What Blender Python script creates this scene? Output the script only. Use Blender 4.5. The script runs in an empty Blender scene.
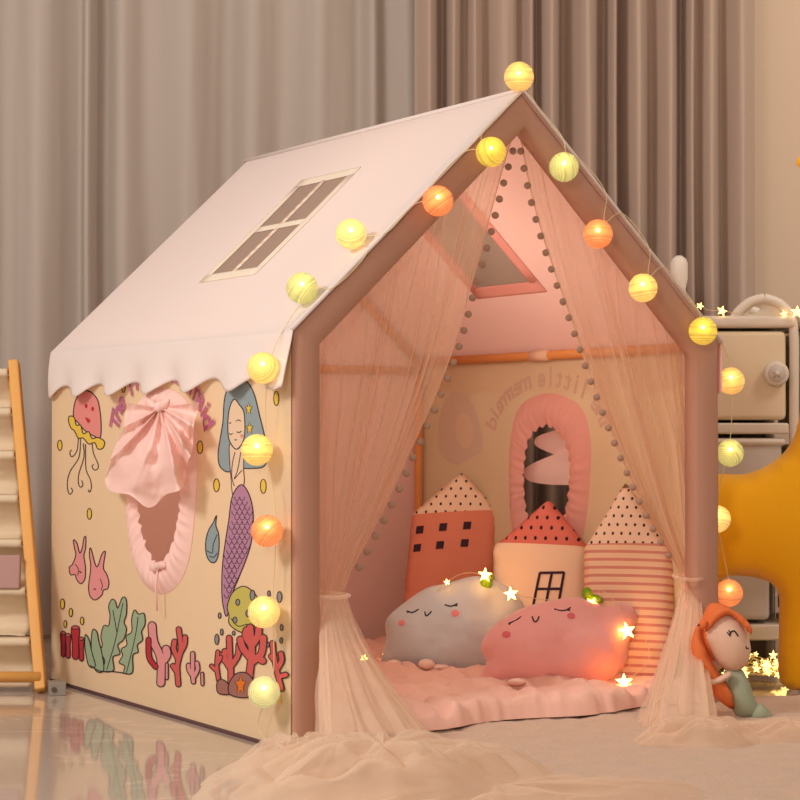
import bpy, bmesh, math, random
import numpy as np
from mathutils import Vector, Matrix, Euler, noise
from mathutils.geometry import tessellate_polygon, delaunay_2d_cdt
PI = math.pi
S = bpy.context.scene
C = S.collection
# ---------------------------------------------------------------- camera
CX, CY, CZ = -1.65192, -3.00761, 0.57592
YAW, PITCH, FPX = 0.558947, 0.015144, 1919.97
cam_d = bpy.data.cameras.new('camera'); cam = bpy.data.objects.new('camera', cam_d); C.objects.link(cam)
cam.location = (CX, CY, CZ); cam.rotation_euler = (PI/2 + PITCH, 0, -YAW)
cam_d.sensor_width = 36; cam_d.lens = FPX/800*36; cam_d.clip_start = 0.05
cam_d.dof.use_dof = True; cam_d.dof.focus_distance = 3.95; cam_d.dof.aperture_fstop = 11
S.camera = cam
# ---------------------------------------------------------------- light
S.view_settings.view_transform = 'Standard'; S.view_settings.look = 'None'
S.view_settings.gamma = 1; S.view_settings.use_curve_mapping = False; S.view_settings.exposure = 0.0
def lin(c): return tuple((v/12.92 if v <= .04045 else ((v+.055)/1.055)**2.4) for v in [x/255 for x in c])
world = bpy.data.worlds.new('world'); S.world = world; world.use_nodes = True
bg = world.node_tree.nodes['Background']
bg.inputs[0].default_value = (*lin((255, 230, 212)), 1); bg.inputs[1].default_value = 0.50
def area(name, loc, target, size, power, color):
    d = bpy.data.lights.new(name, 'AREA'); d.size = size; d.energy = power; d.color = color
    o = bpy.data.objects.new(name, d); C.objects.link(o); o.location = loc
    o.rotation_euler = (Vector(target)-Vector(loc)).to_track_quat('-Z', 'Y').to_euler(); return o
area('room_lamp', (-2.6, -0.35, 2.3), (0.3, 0.5, 0.6), 0.7, 62, (1, .92, .86))
area('room_lamp_front', (-2.7, -3.2, 1.5), (0.6, 0.3, 0.4), 0.5, 34, (1, .88, .78))
area('fill_light_right', (1.9, -.9, 2.3), (3.0, 1.4, .7), 0.6, 16, (1, .88, .74))  # added fill with no real source, lifts the right wall, cabinet and giraffe
d_ = bpy.data.lights.new('tent_fill_light', 'POINT'); d_.energy = 2.8; d_.color = (1, .80, .64); d_.shadow_soft_size = .14  # unseen point light added to brighten the tent interior
o_ = bpy.data.objects.new('tent_fill_light', d_); C.objects.link(o_); o_.location = (.52, .40, .80)
# ---------------------------------------------------------------- frames
Mcam = cam.rotation_euler.to_matrix()
CAM = Vector((CX, CY, CZ))
RV = Vector((math.cos(YAW), -math.sin(YAW), 0)); FV = Vector((math.sin(YAW), math.cos(YAW), 0))
def ray(px, py): return Mcam @ Vector(((px-400)/FPX, -(py-400)/FPX, -1))
def at(px, py, depth):
    d = ray(px, py); return CAM + d*(depth/(d.dot(FV)))
def onp(px, py, p0, n):
    d = ray(px, py); n = Vector(n); return CAM + d*((Vector(p0)-CAM).dot(n)/d.dot(n))
def room(l, d, z=0): return Vector((CX, CY, 0)) + RV*l + FV*d + Vector((0, 0, z))
# ---------------------------------------------------------------- node helpers
class E:
    def __init__(s, nt, v): s.nt = nt; s.v = v
    def _op(s, op, *a):
        n = s.nt.nodes.new('ShaderNodeMath'); n.operation = op
        for i, x in enumerate((s,)+a):
            x = x.v if isinstance(x, E) else x
            if isinstance(x, (int, float)): n.inputs[i].default_value = x
            else: s.nt.links.new(x, n.inputs[i])
        return E(s.nt, n.outputs[0])
    def __add__(s, o): return s._op('ADD', o)
    def __sub__(s, o): return s._op('SUBTRACT', o)
    def __mul__(s, o): return s._op('MULTIPLY', o)
    def __gt__(s, o): return s._op('GREATER_THAN', o)
    def __lt__(s, o): return s._op('LESS_THAN', o)
    def fract(s): return s._op('FRACT')
    def floor(s): return s._op('FLOOR')
    def sin(s): return s._op('SINE')
def mixc(nt, fac, a, b):
    n = nt.nodes.new('ShaderNodeMix'); n.data_type = 'RGBA'
    nt.links.new(fac.v, n.inputs[0]) if isinstance(fac, E) else setattr(n.inputs[0], 'default_value', fac)
    for i, x in ((6, a), (7, b)):
        if isinstance(x, (tuple, list)): n.inputs[i].default_value = (*x[:3], 1)
        else: nt.links.new(x, n.inputs[i])
    return n.outputs[2]
def xyz(nt):
    tc = nt.nodes.new('ShaderNodeTexCoord'); sp = nt.nodes.new('ShaderNodeSeparateXYZ')
    nt.links.new(tc.outputs['Object'], sp.inputs[0]); return [E(nt, o) for o in sp.outputs]
def mat(name, rgb, rough=.8, transl=0, alpha=1, bump=0, bscale=300, var=0, vscale=8, emit=0, ecol=None, spec=.3,
        pattern=None, metal=0, sheen=0, coat=0):
    m = bpy.data.materials.new(name); m.use_nodes = True; nt = m.node_tree; nt.nodes.clear()
    L = nt.links; out = nt.nodes.new('ShaderNodeOutputMaterial'); p = nt.nodes.new('ShaderNodeBsdfPrincipled')
    col = lin(rgb); p.inputs['Base Color'].default_value = (*col, 1); p.inputs['Roughness'].default_value = rough
    p.inputs['Specular IOR Level'].default_value = spec; p.inputs['Metallic'].default_value = metal
    p.inputs['Sheen Weight'].default_value = sheen; p.inputs['Coat Weight'].default_value = coat
    csock = None
    if pattern: csock = pattern(nt, col)
    if var:
        tc = nt.nodes.new('ShaderNodeTexCoord'); nz = nt.nodes.new('ShaderNodeTexNoise'); nz.inputs['Scale'].default_value = vscale
        nz.inputs['Detail'].default_value = 5; L.new(tc.outputs['Object'], nz.inputs['Vector'])
        f = E(nt, nz.outputs[0])*var
        csock = mixc(nt, f, csock or col, tuple(c*.55 for c in col))
    if csock: L.new(csock, p.inputs['Base Color'])
    nrm = None
    if bump:
        tc = nt.nodes.new('ShaderNodeTexCoord'); nz = nt.nodes.new('ShaderNodeTexNoise'); nz.inputs['Scale'].default_value = bscale
        nz.inputs['Detail'].default_value = 3; L.new(tc.outputs['Object'], nz.inputs['Vector'])
        b = nt.nodes.new('ShaderNodeBump'); b.inputs['Strength'].default_value = bump; b.inputs['Distance'].default_value = .004
        L.new(nz.outputs[0], b.inputs['Height']); nrm = b.outputs[0]; L.new(nrm, p.inputs['Normal'])
    if emit:
        p.inputs['Emission Color'].default_value = (*lin(ecol or rgb), 1); p.inputs['Emission Strength'].default_value = emit
    sh = p.outputs[0]
    if transl:
        t = nt.nodes.new('ShaderNodeBsdfTranslucent'); t.inputs[0].default_value = (*col, 1)
        if csock: L.new(csock, t.inputs[0])
        if nrm: L.new(nrm, t.inputs['Normal'])
        mx = nt.nodes.new('ShaderNodeMixShader'); mx.inputs[0].default_value = transl
        L.new(sh, mx.inputs[1]); L.new(t.outputs[0], mx.inputs[2]); sh = mx.outputs[0]
    if alpha < 1:
        t = nt.nodes.new('ShaderNodeBsdfTransparent'); mx = nt.nodes.new('ShaderNodeMixShader')
        # woven net: denser where the cloth turns edge-on
        lw = nt.nodes.new('ShaderNodeLayerWeight'); lw.inputs[0].default_value = .35
        f = E(nt, lw.outputs['Facing'])*(1-alpha)*.8 + alpha
        L.new(f.v, mx.inputs[0]); L.new(t.outputs[0], mx.inputs[1]); L.new(sh, mx.inputs[2]); sh = mx.outputs[0]
    L.new(sh, out.inputs[0]); return m
# ---------------------------------------------------------------- mesh helpers
class MB:
    def __init__(s): s.v = []; s.f = []; s.m = []; s.mats = []
    def mi(s, m):
        if m not in s.mats: s.mats.append(m)
        return s.mats.index(m)
    def add(s, vs, fs, m):
        b = len(s.v); s.v += [tuple(v) for v in vs]; k = s.mi(m)
        for f in fs: s.f.append([b+i for i in f]); s.m.append(k)
    def box(s, c, d, m, axes=None):
        c = Vector(c); ax = axes or (Vector((1, 0, 0)), Vector((0, 1, 0)), Vector((0, 0, 1)))
        vs = [c+ax[0]*(d[0]/2*i)+ax[1]*(d[1]/2*j)+ax[2]*(d[2]/2*k) for i in (-1, 1) for j in (-1, 1) for k in (-1, 1)]
        s.add(vs, [(0, 1, 3, 2), (4, 6, 7, 5), (0, 4, 5, 1), (2, 3, 7, 6), (0, 2, 6, 4), (1, 5, 7, 3)], m)
    def tube(s, pts, r, m, n=8, caps=True):
        pts = [Vector(p) for p in pts]; rr = r if isinstance(r, (list, tuple)) else [r]*len(pts)
        vs = []; fs = []; up = None
        for i, p in enumerate(pts):
            t = (pts[min(i+1, len(pts)-1)]-pts[max(i-1, 0)]).normalized()
            if up is None: up = t.orthogonal().normalized()
            up = (up - t*up.dot(t)).normalized() if (up - t*up.dot(t)).length > 1e-6 else t.orthogonal().normalized()
            w = t.cross(up)
            for k in range(n):
                a = 2*PI*k/n; vs.append(p+up*math.cos(a)*rr[i]+w*math.sin(a)*rr[i])
        for i in range(len(pts)-1):
            for k in range(n): fs.append((i*n+k, i*n+(k+1) % n, (i+1)*n+(k+1) % n, (i+1)*n+k))
        if caps: fs.append(tuple(range(n))[::-1]); fs.append(tuple((len(pts)-1)*n+k for k in range(n)))
        s.add(vs, fs, m)
    def ell(s, c, r, m, rot=None, n=16, k=10):
        c = Vector(c); r = r if isinstance(r, (tuple, list)) else (r, r, r); vs = [Vector((0, 0, 1))]; fs = []
        for j in range(1, k):
            for i in range(n): vs.append(Vector((math.sin(PI*j/k)*math.cos(2*PI*i/n), math.sin(PI*j/k)*math.sin(2*PI*i/n), math.cos(PI*j/k))))
        vs.append(Vector((0, 0, -1)))
        for i in range(n): fs.append((0, 1+i, 1+(i+1) % n)); fs.append((len(vs)-1, 1+(k-2)*n+(i+1) % n, 1+(k-2)*n+i))
        for j in range(k-2):
            for i in range(n): fs.append((1+j*n+i, 1+(j+1)*n+i, 1+(j+1)*n+(i+1) % n, 1+j*n+(i+1) % n))
        out = []
        for v in vs:
            w = Vector((v.x*r[0], v.y*r[1], v.z*r[2]))
            if rot is not None: w = rot @ w
            out.append(c+w)
        s.add(out, fs, m)
    def grid(s, fn, nu, nv, m, wrap=False):
        vs = [fn(i/nu, j/nv) for j in range(nv+1) for i in range(nu+1)]
        s.add(vs, [(j*(nu+1)+i, j*(nu+1)+i+1, (j+1)*(nu+1)+i+1, (j+1)*(nu+1)+i) for j in range(nv) for i in range(nu)], m)
    def build(s, name, parent=None, smooth=True, bevel=0, solid=0, seg=2, props=None, off=0):
        me = bpy.data.meshes.new(name); me.from_pydata(s.v, [], s.f); me.update()
        for m in s.mats: me.materials.append(m)
        me.polygons.foreach_set('material_index', s.m)
        me.polygons.foreach_set('use_smooth', [smooth]*len(s.f))
        o = bpy.data.objects.new(name, me); C.objects.link(o)
        if parent: o.parent = parent
        if solid: md = o.modifiers.new('s', 'SOLIDIFY'); md.thickness = solid; md.offset = off
        if bevel:
            md = o.modifiers.new('b', 'BEVEL'); md.width = bevel; md.segments = seg; md.limit_method = 'ANGLE'; md.angle_limit = .6
            me.polygons.foreach_set('use_smooth', [False]*len(s.f))
            if smooth:
                me.polygons.foreach_set('use_smooth', [True]*len(s.f)); w = o.modifiers.new('w', 'WEIGHTED_NORMAL')
        if props:
            for k, v in props.items(): o[k] = v
        return o
def thing(name, label, cat, loc=(0, 0, 0), rot=(0, 0, 0), group=None):
    o = bpy.data.objects.new(name, None); C.objects.link(o); o.location = loc; o.rotation_euler = rot; o.empty_display_size = .05
    o['label'] = label; o['category'] = cat
    if group: o['group'] = group
    return o
def tag(o, label, cat, group=None):
    o['label'] = label; o['category'] = cat
    if group: o['group'] = group
    return o
def cr(pts, n=8, closed=False):
    P = [Vector(p) for p in pts]; N = len(P); out = []
    rng = range(N) if closed else range(N-1)
    for i in rng:
        if closed: a, b, c, d = P[i-1], P[i], P[(i+1) % N], P[(i+2) % N]
        else: a, b, c, d = P[max(i-1, 0)], P[i], P[i+1], P[min(i+2, N-1)]
        for k in range(n):
            t = k/n; out.append(.5*((2*b)+(c-a)*t+(2*a-5*b+4*c-d)*t*t+(3*b-a-3*c+d)*t**3))
    if not closed: out.append(P[-1])
    return out
def along(path, t):
    L = [0]
    for a, b in zip(path, path[1:]): L.append(L[-1]+(b-a).length)
    x = t*L[-1]
    for i in range(len(path)-1):
        if x <= L[i+1] or i == len(path)-2: return path[i].lerp(path[i+1], (x-L[i])/max(1e-9, L[i+1]-L[i]))
def fbm(p, o=4): return noise.fractal(Vector(p), 1.0, 2.0, o)
def inside(p, poly):
    x, y = p; r = False; j = len(poly)-1
    for i in range(len(poly)):
        a, b = poly[i], poly[j]
        if (a[1] > y) != (b[1] > y) and x < (b[0]-a[0])*(y-a[1])/(b[1]-a[1])+a[0]: r = not r
        j = i
    return r
class Inflate:
    """a stuffed cloth shape: 2D outline in local x,z; y is the depth of the stuffing"""
    def __init__(s, outline, T, pw=.5, smooth=True, n=34, back=1.0, wob=0):
        ol = [Vector(p) for p in (cr(outline, 6, True) if smooth else outline)]
        per = sum((ol[i]-ol[i-1]).length for i in range(len(ol)))
        xs = [p.x for p in ol]; ys = [p.y for p in ol]
        h = max(max(xs)-min(xs), max(ys)-min(ys))/n
        m = int(per/h); path = ol+[ol[0]]
        B = [along(path, i/m) for i in range(m)]; Bt = [(b.x, b.y) for b in B]
        Bn = np.array(Bt); pts = []
        y = min(ys); r = 0
        while y < max(ys):
            x = min(xs)+(h/2 if r % 2 else 0)
            while x < max(xs):
                if inside((x, y), Bt) and np.min(np.hypot(Bn[:, 0]-x, Bn[:, 1]-y)) > h*.55: pts.append((x, y))
                x += h
            y += h*.866; r += 1
        V = [Vector(p) for p in Bt+pts]
        ov, oe, of, *_ = delaunay_2d_cdt(V, [(i, (i+1) % m) for i in range(m)], [], 1, 1e-7)
        nv = len(ov); A = np.eye(nv); rhs = np.zeros(nv); nb = [set() for _ in range(nv)]
        for f in of:
            for i in range(len(f)): nb[f[i]].add(f[i-1]); nb[f[i-1]].add(f[i])
        P = np.array([(v.x, v.y) for v in ov])
        bd = [np.min(np.hypot(Bn[:, 0]-p[0], Bn[:, 1]-p[1])) < h*.2 for p in P]
        for i in range(nv):
            if not bd[i] and nb[i]:
                A[i, i] = len(nb[i]); rhs[i] = 1
                for j in nb[i]: A[i, j] = -1
        u = np.linalg.solve(A, rhs); u = np.clip(u, 0, None)/max(u.max(), 1e-9)
        s.P = P; s.h = T*u**pw; s.f = of; s.bd = bd; s.back = back; s.wob = wob
        if wob:
            for i in range(nv):
                if not bd[i]: s.h[i] *= 1+wob*fbm((P[i][0]*14, P[i][1]*14, 3.3), 3)
    def mesh(s, mb, m):
        nv = len(s.P); vs = [(p[0], -h, p[1]) for p, h in zip(s.P, s.h)]; idx = list(range(nv)); k = nv
        for i in range(nv):
            if not s.bd[i]: vs.append((s.P[i][0], s.h[i]*s.back, s.P[i][1])); idx[i] = k; k += 1
        mb.add(vs, [tuple(f) for f in s.f]+[tuple(idx[i] for i in f)[::-1] for f in s.f], m)
    def at(s, u, v, off=.001):
        d = np.hypot(s.P[:, 0]-u, s.P[:, 1]-v)+1e-6; k = np.argsort(d)[:4]; w = 1/d[k]**2
        return Vector((u, -float((s.h[k]*w).sum()/w.sum())-off, v))
class Frame:
    def __init__(s, px, py, depth, yaw=-YAW, lean=0):
        s.o = at(px, py, depth); s.rot = (-lean, 0, yaw)
        s.M = Matrix.Translation(s.o) @ Euler(s.rot).to_matrix().to_4x4(); s.I = s.M.inverted(); s.n = s.M.to_3x3() @ Vector((0, 1, 0))
    def uv(s, px, py):
        q = s.I @ onp(px, py, s.o, s.n); return (q.x, q.z)
    def sc(s): a = s.uv(500, 600); b = s.uv(500, 601); return abs(b[1]-a[1])
# ---------------------------------------------------------------- materials
pinkw = mat('roof_canvas', (246, 234, 229), .85, .2, bump=.15, bscale=700, var=.06, vscale=3)
cream = mat('printed_canvas', (240, 216, 178), .85, .25, bump=.15, bscale=700, var=.08, vscale=3)
roofin = mat('pink_canvas', (255, 214, 205), .85, .25, bump=.12, bscale=600)
band = mat('frame_sleeve_shaded', (184, 138, 116), .8, 0, bump=.2, bscale=500)  # shade of the tent front is put into this darker sleeve colour
hemm = mat('hem', (96, 66, 66), .8)
tulle = mat('tulle', (238, 205, 178), .8, .45, alpha=.43)
tulle2 = mat('tulle_folds', (252, 232, 210), .8, .5, alpha=.27)
pomm = mat('pompom_wool', (176, 142, 122), .95, bump=.5, bscale=900)
woodl = mat('pale_wood', (232, 172, 92), .5, bump=.1, bscale=60, var=.25, vscale=30)
pole_m = mat('pole_wood', (226, 150, 84), .5)
blk = mat('print_black', (44, 34, 40), .9)
def ink(n, c): return mat('print_'+n, c, .9, .2)
P_ = {k: ink(k, c) for k, c in dict(pink=(236, 152, 146), yellow=(238, 206, 84), red=(200, 52, 64), green=(164, 186, 152), coral=(222, 102, 96),
      rose=(238, 160, 160), blue=(152, 170, 176), skin=(246, 216, 184), purple=(190, 140, 170), lime=(206, 196, 104), grey=(150, 150, 150), brown=(170, 116, 104),
      orange=(240, 130, 40), text=(190, 110, 150), white=(240, 238, 230), faintblue=(230, 205, 182), fainttext=(226, 190, 166), cream2=(238, 212, 180)).items()}
# ================================================================ SETTING
def tile_pat(nt, col):
    tc = nt.nodes.new('ShaderNodeTexCoord'); nz = nt.nodes.new('ShaderNodeTexNoise'); nz.inputs['Scale'].default_value = 2.2; nz.inputs['Detail'].default_value = 8
    nz.inputs['Distortion'].default_value = 1.6; nt.links.new(tc.outputs['Object'], nz.inputs['Vector'])
    x, y, z = xyz(nt)
    f = (E(nt, nz.outputs[0])-.5)._op('ABSOLUTE') < .012
    base = mixc(nt, E(nt, nz.outputs[0]), tuple(c*.80 for c in col), tuple(min(1, c*1.12) for c in col))
    base = mixc(nt, f*.35, base, tuple(min(1, c*1.35) for c in col))
    g = ((((x*1.25+.13).fract() < .0045)+((y*1.25+.42).fract() < .0045)) > .5)
    return mixc(nt, g*.75, base, tuple(min(1, c*1.4) for c in col))
floor_m = mat('polished_tile', (192, 177, 163), .085, spec=.5, pattern=tile_pat, coat=.3)
wall_m = mat('wall_paint', (234, 210, 186), .9, bump=.05, bscale=200)
ffr = room(0, 0)
mb = MB(); mb.box((0, 2.8, -.05), (6.4, 5.8, .1), floor_m)
o = mb.build('floor', smooth=False); o.location = (CX, CY, 0); o.rotation_euler = (0, 0, -YAW); o['kind'] = 'structure'
mb = MB(); mb.box((0, 5.62, 1.3), (6.4, .1, 2.6), wall_m)
o = mb.build('wall_back', smooth=False); o.location = (CX, CY, 0); o.rotation_euler = (0, 0, -YAW); o['kind'] = 'structure'
mb = MB(); mb.box((0, 5.56, .05), (6.4, .018, .1), mat('baseboard_paint', (230, 218, 204), .5))
o = mb.build('baseboard_back', smooth=False, bevel=.004); o.location = (CX, CY, 0); o.rotation_euler = (0, 0, -YAW); o['kind'] = 'structure'
# curtains
def curtain(name, label, l0, l1, depth, folds, amp, m, nu, seed, solid=0.0):
    t = thing(name, label, 'curtain', room((l0+l1)/2, depth), (0, 0, -YAW)); W = l1-l0
    rnd = random.Random(seed)
    ph = [0]
    for i in range(folds): ph.append(ph[-1]+.5+rnd.random()*1.1)
    ph = [p/ph[-1] for p in ph]; am = [.5+rnd.random()*.8 for _ in ph]
    def prof(u):
        for i in range(len(ph)-1):
            if u <= ph[i+1] or i == len(ph)-2:
                q = (u-ph[i])/(ph[i+1]-ph[i]); a = am[i]*(1-q)+am[i+1]*q; return a*math.cos(2*PI*q), q
    def fn(u, v):
        z = .012+2.5*v
        d, q = prof(min(max(u+.006*fbm((u*9, z*.6, seed), 2), 0), 1))
        return (-W/2+W*u, amp*d*(1-.25*v)+.012*fbm((u*22, z*.8, seed+2), 3), z)
    b = MB(); b.grid(fn, nu, 26, m); b.build('fabric', t)
    b = MB(); b.box((0, 0, 2.5), (W, .03, .05), m); b.build('heading_tape', t, smooth=False)
    return t
sheer_m = mat('sheer_curtain_cloth', (204, 194, 184), .85, .25, bump=.08, bscale=500)
drape_m = mat('drape_cloth', (180, 158, 142), .8, 0, bump=.1, bscale=500, sheen=.2)
curtain('sheer_curtain', 'long pale sheer curtain hanging behind the roof of the play tent', -2.0, .10, 5.30, 13, .042, sheer_m, 420, 5)
curtain('drape_curtain', 'heavy taupe drape in narrow folds behind the tent peak, beside the bare wall', .04, .972, 5.20, 13, .055, drape_m, 360, 9)
# rug
rug_m = mat('plush_rug', (206, 174, 146), 1, 0, bump=.9, bscale=160, var=.35, vscale=26, sheen=.3)
mb = MB()
def rugf(u, v):
    l = -.15+u*1.75; d = 2.35+v*1.75; e = min(u, 1-u, v, 1-v)
    z = .004+.012*min(1, e*30)+.005*fbm((l*16, d*16, 0), 4)*min(1, e*30)
    return (l, d, max(z, .001))
mb.grid(rugf, 200, 200, rug_m)
o = mb.build('plush_rug'); o.location = (CX, CY, 0); o.rotation_euler = (0, 0, -YAW)
tag(o, 'soft beige plush rug on the floor in front of the tent opening', 'rug')
# ================================================================ TENT
D, H, R = 1.13316, .75420, 1.22571
RF = .026     # tent cloth bottom sits just above the floor
tent = thing('play_tent', 'pink and cream house shaped play tent with ocean prints and an open front', 'tent', (0, 0, 0))
def planar(mb, loops, fr, m):
    """polygon with holes; fr maps 2D to 3D"""
    fl = [p for l in loops for p in l]; tr = tessellate_polygon([[Vector((p[0], p[1], 0)) for p in l] for l in loops])
    mb.add([fr(*p) for p in fl], [tuple(t) for t in tr], m)
LP = lambda px, py, e=0: onp(px, py, (-e, 0, 0), (1, 0, 0))     # pixel to left wall plane
def lz(px, py): p = LP(px, py); return (p.y, p.z)
# window shapes on the side wall, (y, z)
wo = [lz(*p) for p in [(163, 388), (140, 402), (132, 440), (131, 490), (133, 545), (142, 580), (160, 594), (178, 585), (190, 556), (196, 500), (197, 440), (188, 402)]]
wo = [(p.x, p.y) for p in cr([Vector((*q, 0)) for q in wo], 6, True)]
wi = [lz(*p) for p in [(162, 410), (146, 425), (140, 460), (140, 500), (144, 530), (152, 553), (161, 563), (170, 553), (179, 530), (184, 495), (185, 455), (178, 425)]]
wi = [(p.x, p.y) for p in cr([Vector((*q, 0)) for q in wi], 6, True)]
cy_ = sum(p[0] for p in wo)/len(wo); cz_ = sum(p[1] for p in wo)/len(wo)
woR = [(p[0]+.045, p[1]) for p in wo]; wiR = [((p[0]-cy_)*.80+cy_+.045, (p[1]-cz_)*.86+cz_-.01) for p in wi]
# ---- left wall
mb = MB()
planar(mb, [[(0, .004), (D, .004), (D, H), (0, H)], wo], lambda y, z: (0, y, z), cream)
def Zm(x0, y0, s): return lambda pts: [(x0+a/s, y0+b/s) for a, b in pts]
z1 = Zm(40, 340, 3.077); z2 = Zm(40, 540, 2.857)
CNT = [0]
def lay(q):
    CNT[0] += 1; e = .0003+CNT[0]*6e-6; return [LP(p.x, p.y, e) for p in q]
def pfill(pts, m, lv=2, smooth=True, n=4):
    q = [Vector((a, b, 0)) for a, b in pts]
    if smooth: q = cr(q, n, True)
    tr = tessellate_polygon([q]); fs = [tuple(t) for t in tr]
    mb.add(lay(q), fs, P_[m] if isinstance(m, str) else m)
    return q
def pstroke(pts, w=1.2, m=None, lv=3, smooth=True, closed=False, n=5, caps=False):
    q = [Vector((a, b, 0)) for a, b in pts]
    if smooth: q = cr(q, n, closed)
    if closed: q = q+[q[0]]
    vs = []
    for i, p in enumerate(q):
        if closed: t = q[1 if i in (0, len(q)-1) else i+1]-q[-2 if i in (0, len(q)-1) else i-1]
        else: t = q[min(i+1, len(q)-1)]-q[max(i-1, 0)]
        nrm = Vector((-t.y, t.x, 0)).normalized()*(w/2)
        vs += [p+nrm, p-nrm]
    k = m if m is not None and not isinstance(m, str) else (P_[m] if m else blk)
    mb.add(lay(vs), [(2*i, 2*i+1, 2*i+3, 2*i+2) for i in range(len(q)-1)], k)
    if caps:
        for e in (q[0], q[-1]): pell(e.x, e.y, w/2, w/2, m, lv, False)
def pell(x, y, rx, ry, m, lv=2, line=True):
    pts = [(x+rx*math.cos(2*PI*i/14), y+ry*math.sin(2*PI*i/14)) for i in range(14)]
    pfill(pts, m or blk, lv, False)
    if line: pstroke(pts, 1.0, None, lv+1, False, True)
def shape(pts, m, lw=1.1, lv=2): pfill(pts, m, lv); pstroke(pts, lw, None, lv+1, True, True)
def branch(lines, m, w, lv=1):
    for l in lines: pstroke(l, w+2.2, None, lv, caps=True)
    for l in lines: pstroke(l, w, m, lv+1, caps=True)
for x, y, a, b in [(61, 324, 7, 16), (152, 535, 7, 17), (257, 148, 5, 14), (492, 330, 9, 20), (543, 447, 9, 20), (687, 450, 9, 22), (727, 180, 8, 22)]:
    (px, py), = z1([(x, y)]); pell(px, py, a/3.077, b/3.077, 'yellow')
# jellyfish
for l in [[(118, 298), (115, 335), (105, 355), (95, 358), (92, 345), (98, 338)], [(125, 305), (120, 360), (95, 400), (85, 430), (85, 460), (92, 475), (100, 465), (96, 455)],
          [(133, 318), (135, 360), (120, 410), (118, 440), (125, 453), (132, 445), (128, 432)], [(140, 320), (140, 360), (142, 400), (155, 430), (158, 455), (152, 468), (148, 460)],
          [(160, 318), (165, 350), (178, 380), (178, 395), (168, 400), (160, 390), (165, 382)]]: pstroke(z1(l), 1)
shape(z1([(103, 235), (108, 190), (125, 162), (150, 157), (175, 180), (184, 215), (188, 260), (185, 300), (165, 295), (140, 280), (118, 255)]), 'pink')
shape(z1([(90, 235), (105, 238), (112, 262), (125, 262), (133, 288), (150, 282), (160, 303), (178, 300), (198, 312), (194, 332), (178, 335), (168, 316), (150, 320), (133, 302), (118, 302), (106, 280), (95, 270), (88, 250)]), 'yellow', lv=4)
for x, y in [(142, 203), (162, 212)]:
    (px, py), = z1([(x, y)]); pell(px, py, 1.5, 2.4, 'red', 3, False)
pfill(z1([(139, 238), (155, 246), (148, 256)]), 'red', 3)
# fish
shape(z1([(100, 690), (110, 662), (106, 640), (103, 615), (114, 626), (122, 655), (130, 640), (135, 610), (141, 607), (140, 640), (135, 665), (140, 700), (138, 735), (125, 750), (112, 735), (108, 722), (94, 722), (90, 700)]), 'rose')
shape(z1([(150, 750), (156, 700), (152, 660), (156, 640), (170, 690), (178, 695), (190, 660), (201, 652), (195, 700), (205, 720), (212, 745), (208, 765), (195, 770), (190, 785), (170, 800), (155, 790), (150, 770)]), 'rose')
pstroke(z1([(120, 712), (128, 716)]), 1.3); pstroke(z1([(165, 765), (172, 768)]), 1.3); pstroke(z1([(108, 690), (118, 705), (116, 725)]), .8); pstroke(z1([(185, 735), (192, 755), (188, 770)]), .8)
# sea shell
shape(z1([(543, 540), (533, 562), (519, 585), (510, 620), (512, 660), (525, 683), (541, 681), (550, 650), (550, 600), (541, 570)]), 'blue')
pstroke(z1([(513, 648), (530, 655), (533, 630), (545, 598)]), .9); pstroke(z1([(520, 665), (535, 668), (545, 655)]), .9)
# mermaid
shape(z1([(610, 118), (585, 130), (568, 180), (563, 250), (555, 300), (548, 350), (552, 385), (570, 404), (592, 404), (620, 395), (650, 395), (690, 388), (702, 345), (690, 290), (675, 230), (660, 170), (640, 132)]), 'blue', lv=1)
shape(z1([(583, 322), (608, 336), (627, 318), (626, 390), (628, 440), (612, 478), (595, 484), (588, 430)]), 'skin', .9, lv=2)
shape(z1([(597, 182), (582, 215), (578, 270), (583, 310), (603, 336), (622, 318), (630, 285), (628, 225), (614, 200)]), 'skin', 1.1, lv=3)
pstroke(z1([(600, 345), (592, 380), (590, 420), (598, 450)]), .9, lv=5); pstroke(z1([(618, 345), (608, 400), (597, 428)]), .9, lv=5); pstroke(z1([(598, 428), (622, 400)]), .9, lv=5)
for l in [[(582, 287), (587, 291), (593, 287)], [(605, 282), (612, 285), (620, 280)], [(598, 306), (602, 308), (606, 306)], [(603, 250), (610, 246), (618, 250)], [(582, 258), (588, 253)]]: pstroke(z1(l), 1, lv=5)
(px, py), = z1([(621, 295)]); pell(px, py, 1.6, 2, 'pink', 4, False)
def star(cx, cy, rx, ry, m, lv=3):
    pts = []
    for i in range(10):
        a = PI/2+i*PI/5; r = 1 if i % 2 == 0 else .5; pts.append((cx+rx*r*math.cos(a), cy-ry*r*math.sin(a)))
    pfill(pts, m, lv, False); pstroke(pts, .8, None, lv+1, False, True)
for x, y in [(642, 212), (645, 272)]:
    (px, py), = z1([(x, y)]); star(px, py, 3.6, 6.4, 'yellow')
tail = z1([(620, 445), (645, 480), (656, 540), (650, 620), (632, 680), (612, 730), (592, 780), (582, 830), (573, 850), (566, 830), (560, 790), (560, 720), (566, 650), (580, 560), (592, 480)])
shape(tail, 'purple')
tq = [(p.x, p.y) for p in cr([Vector((*q, 0)) for q in tail], 4, True)]
for r in range(22):
    yy = 482+r*15
    for c in range(8):
        xx = 550+c*16+(8 if r % 2 else 0)
        arc = z1([(xx, yy), (xx+3, yy+9), (xx+8, yy+12), (xx+13, yy+9), (xx+16, yy)])
        if all(inside(a, tq) for a in arc): pstroke(arc, .7, lv=4, n=2)
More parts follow.
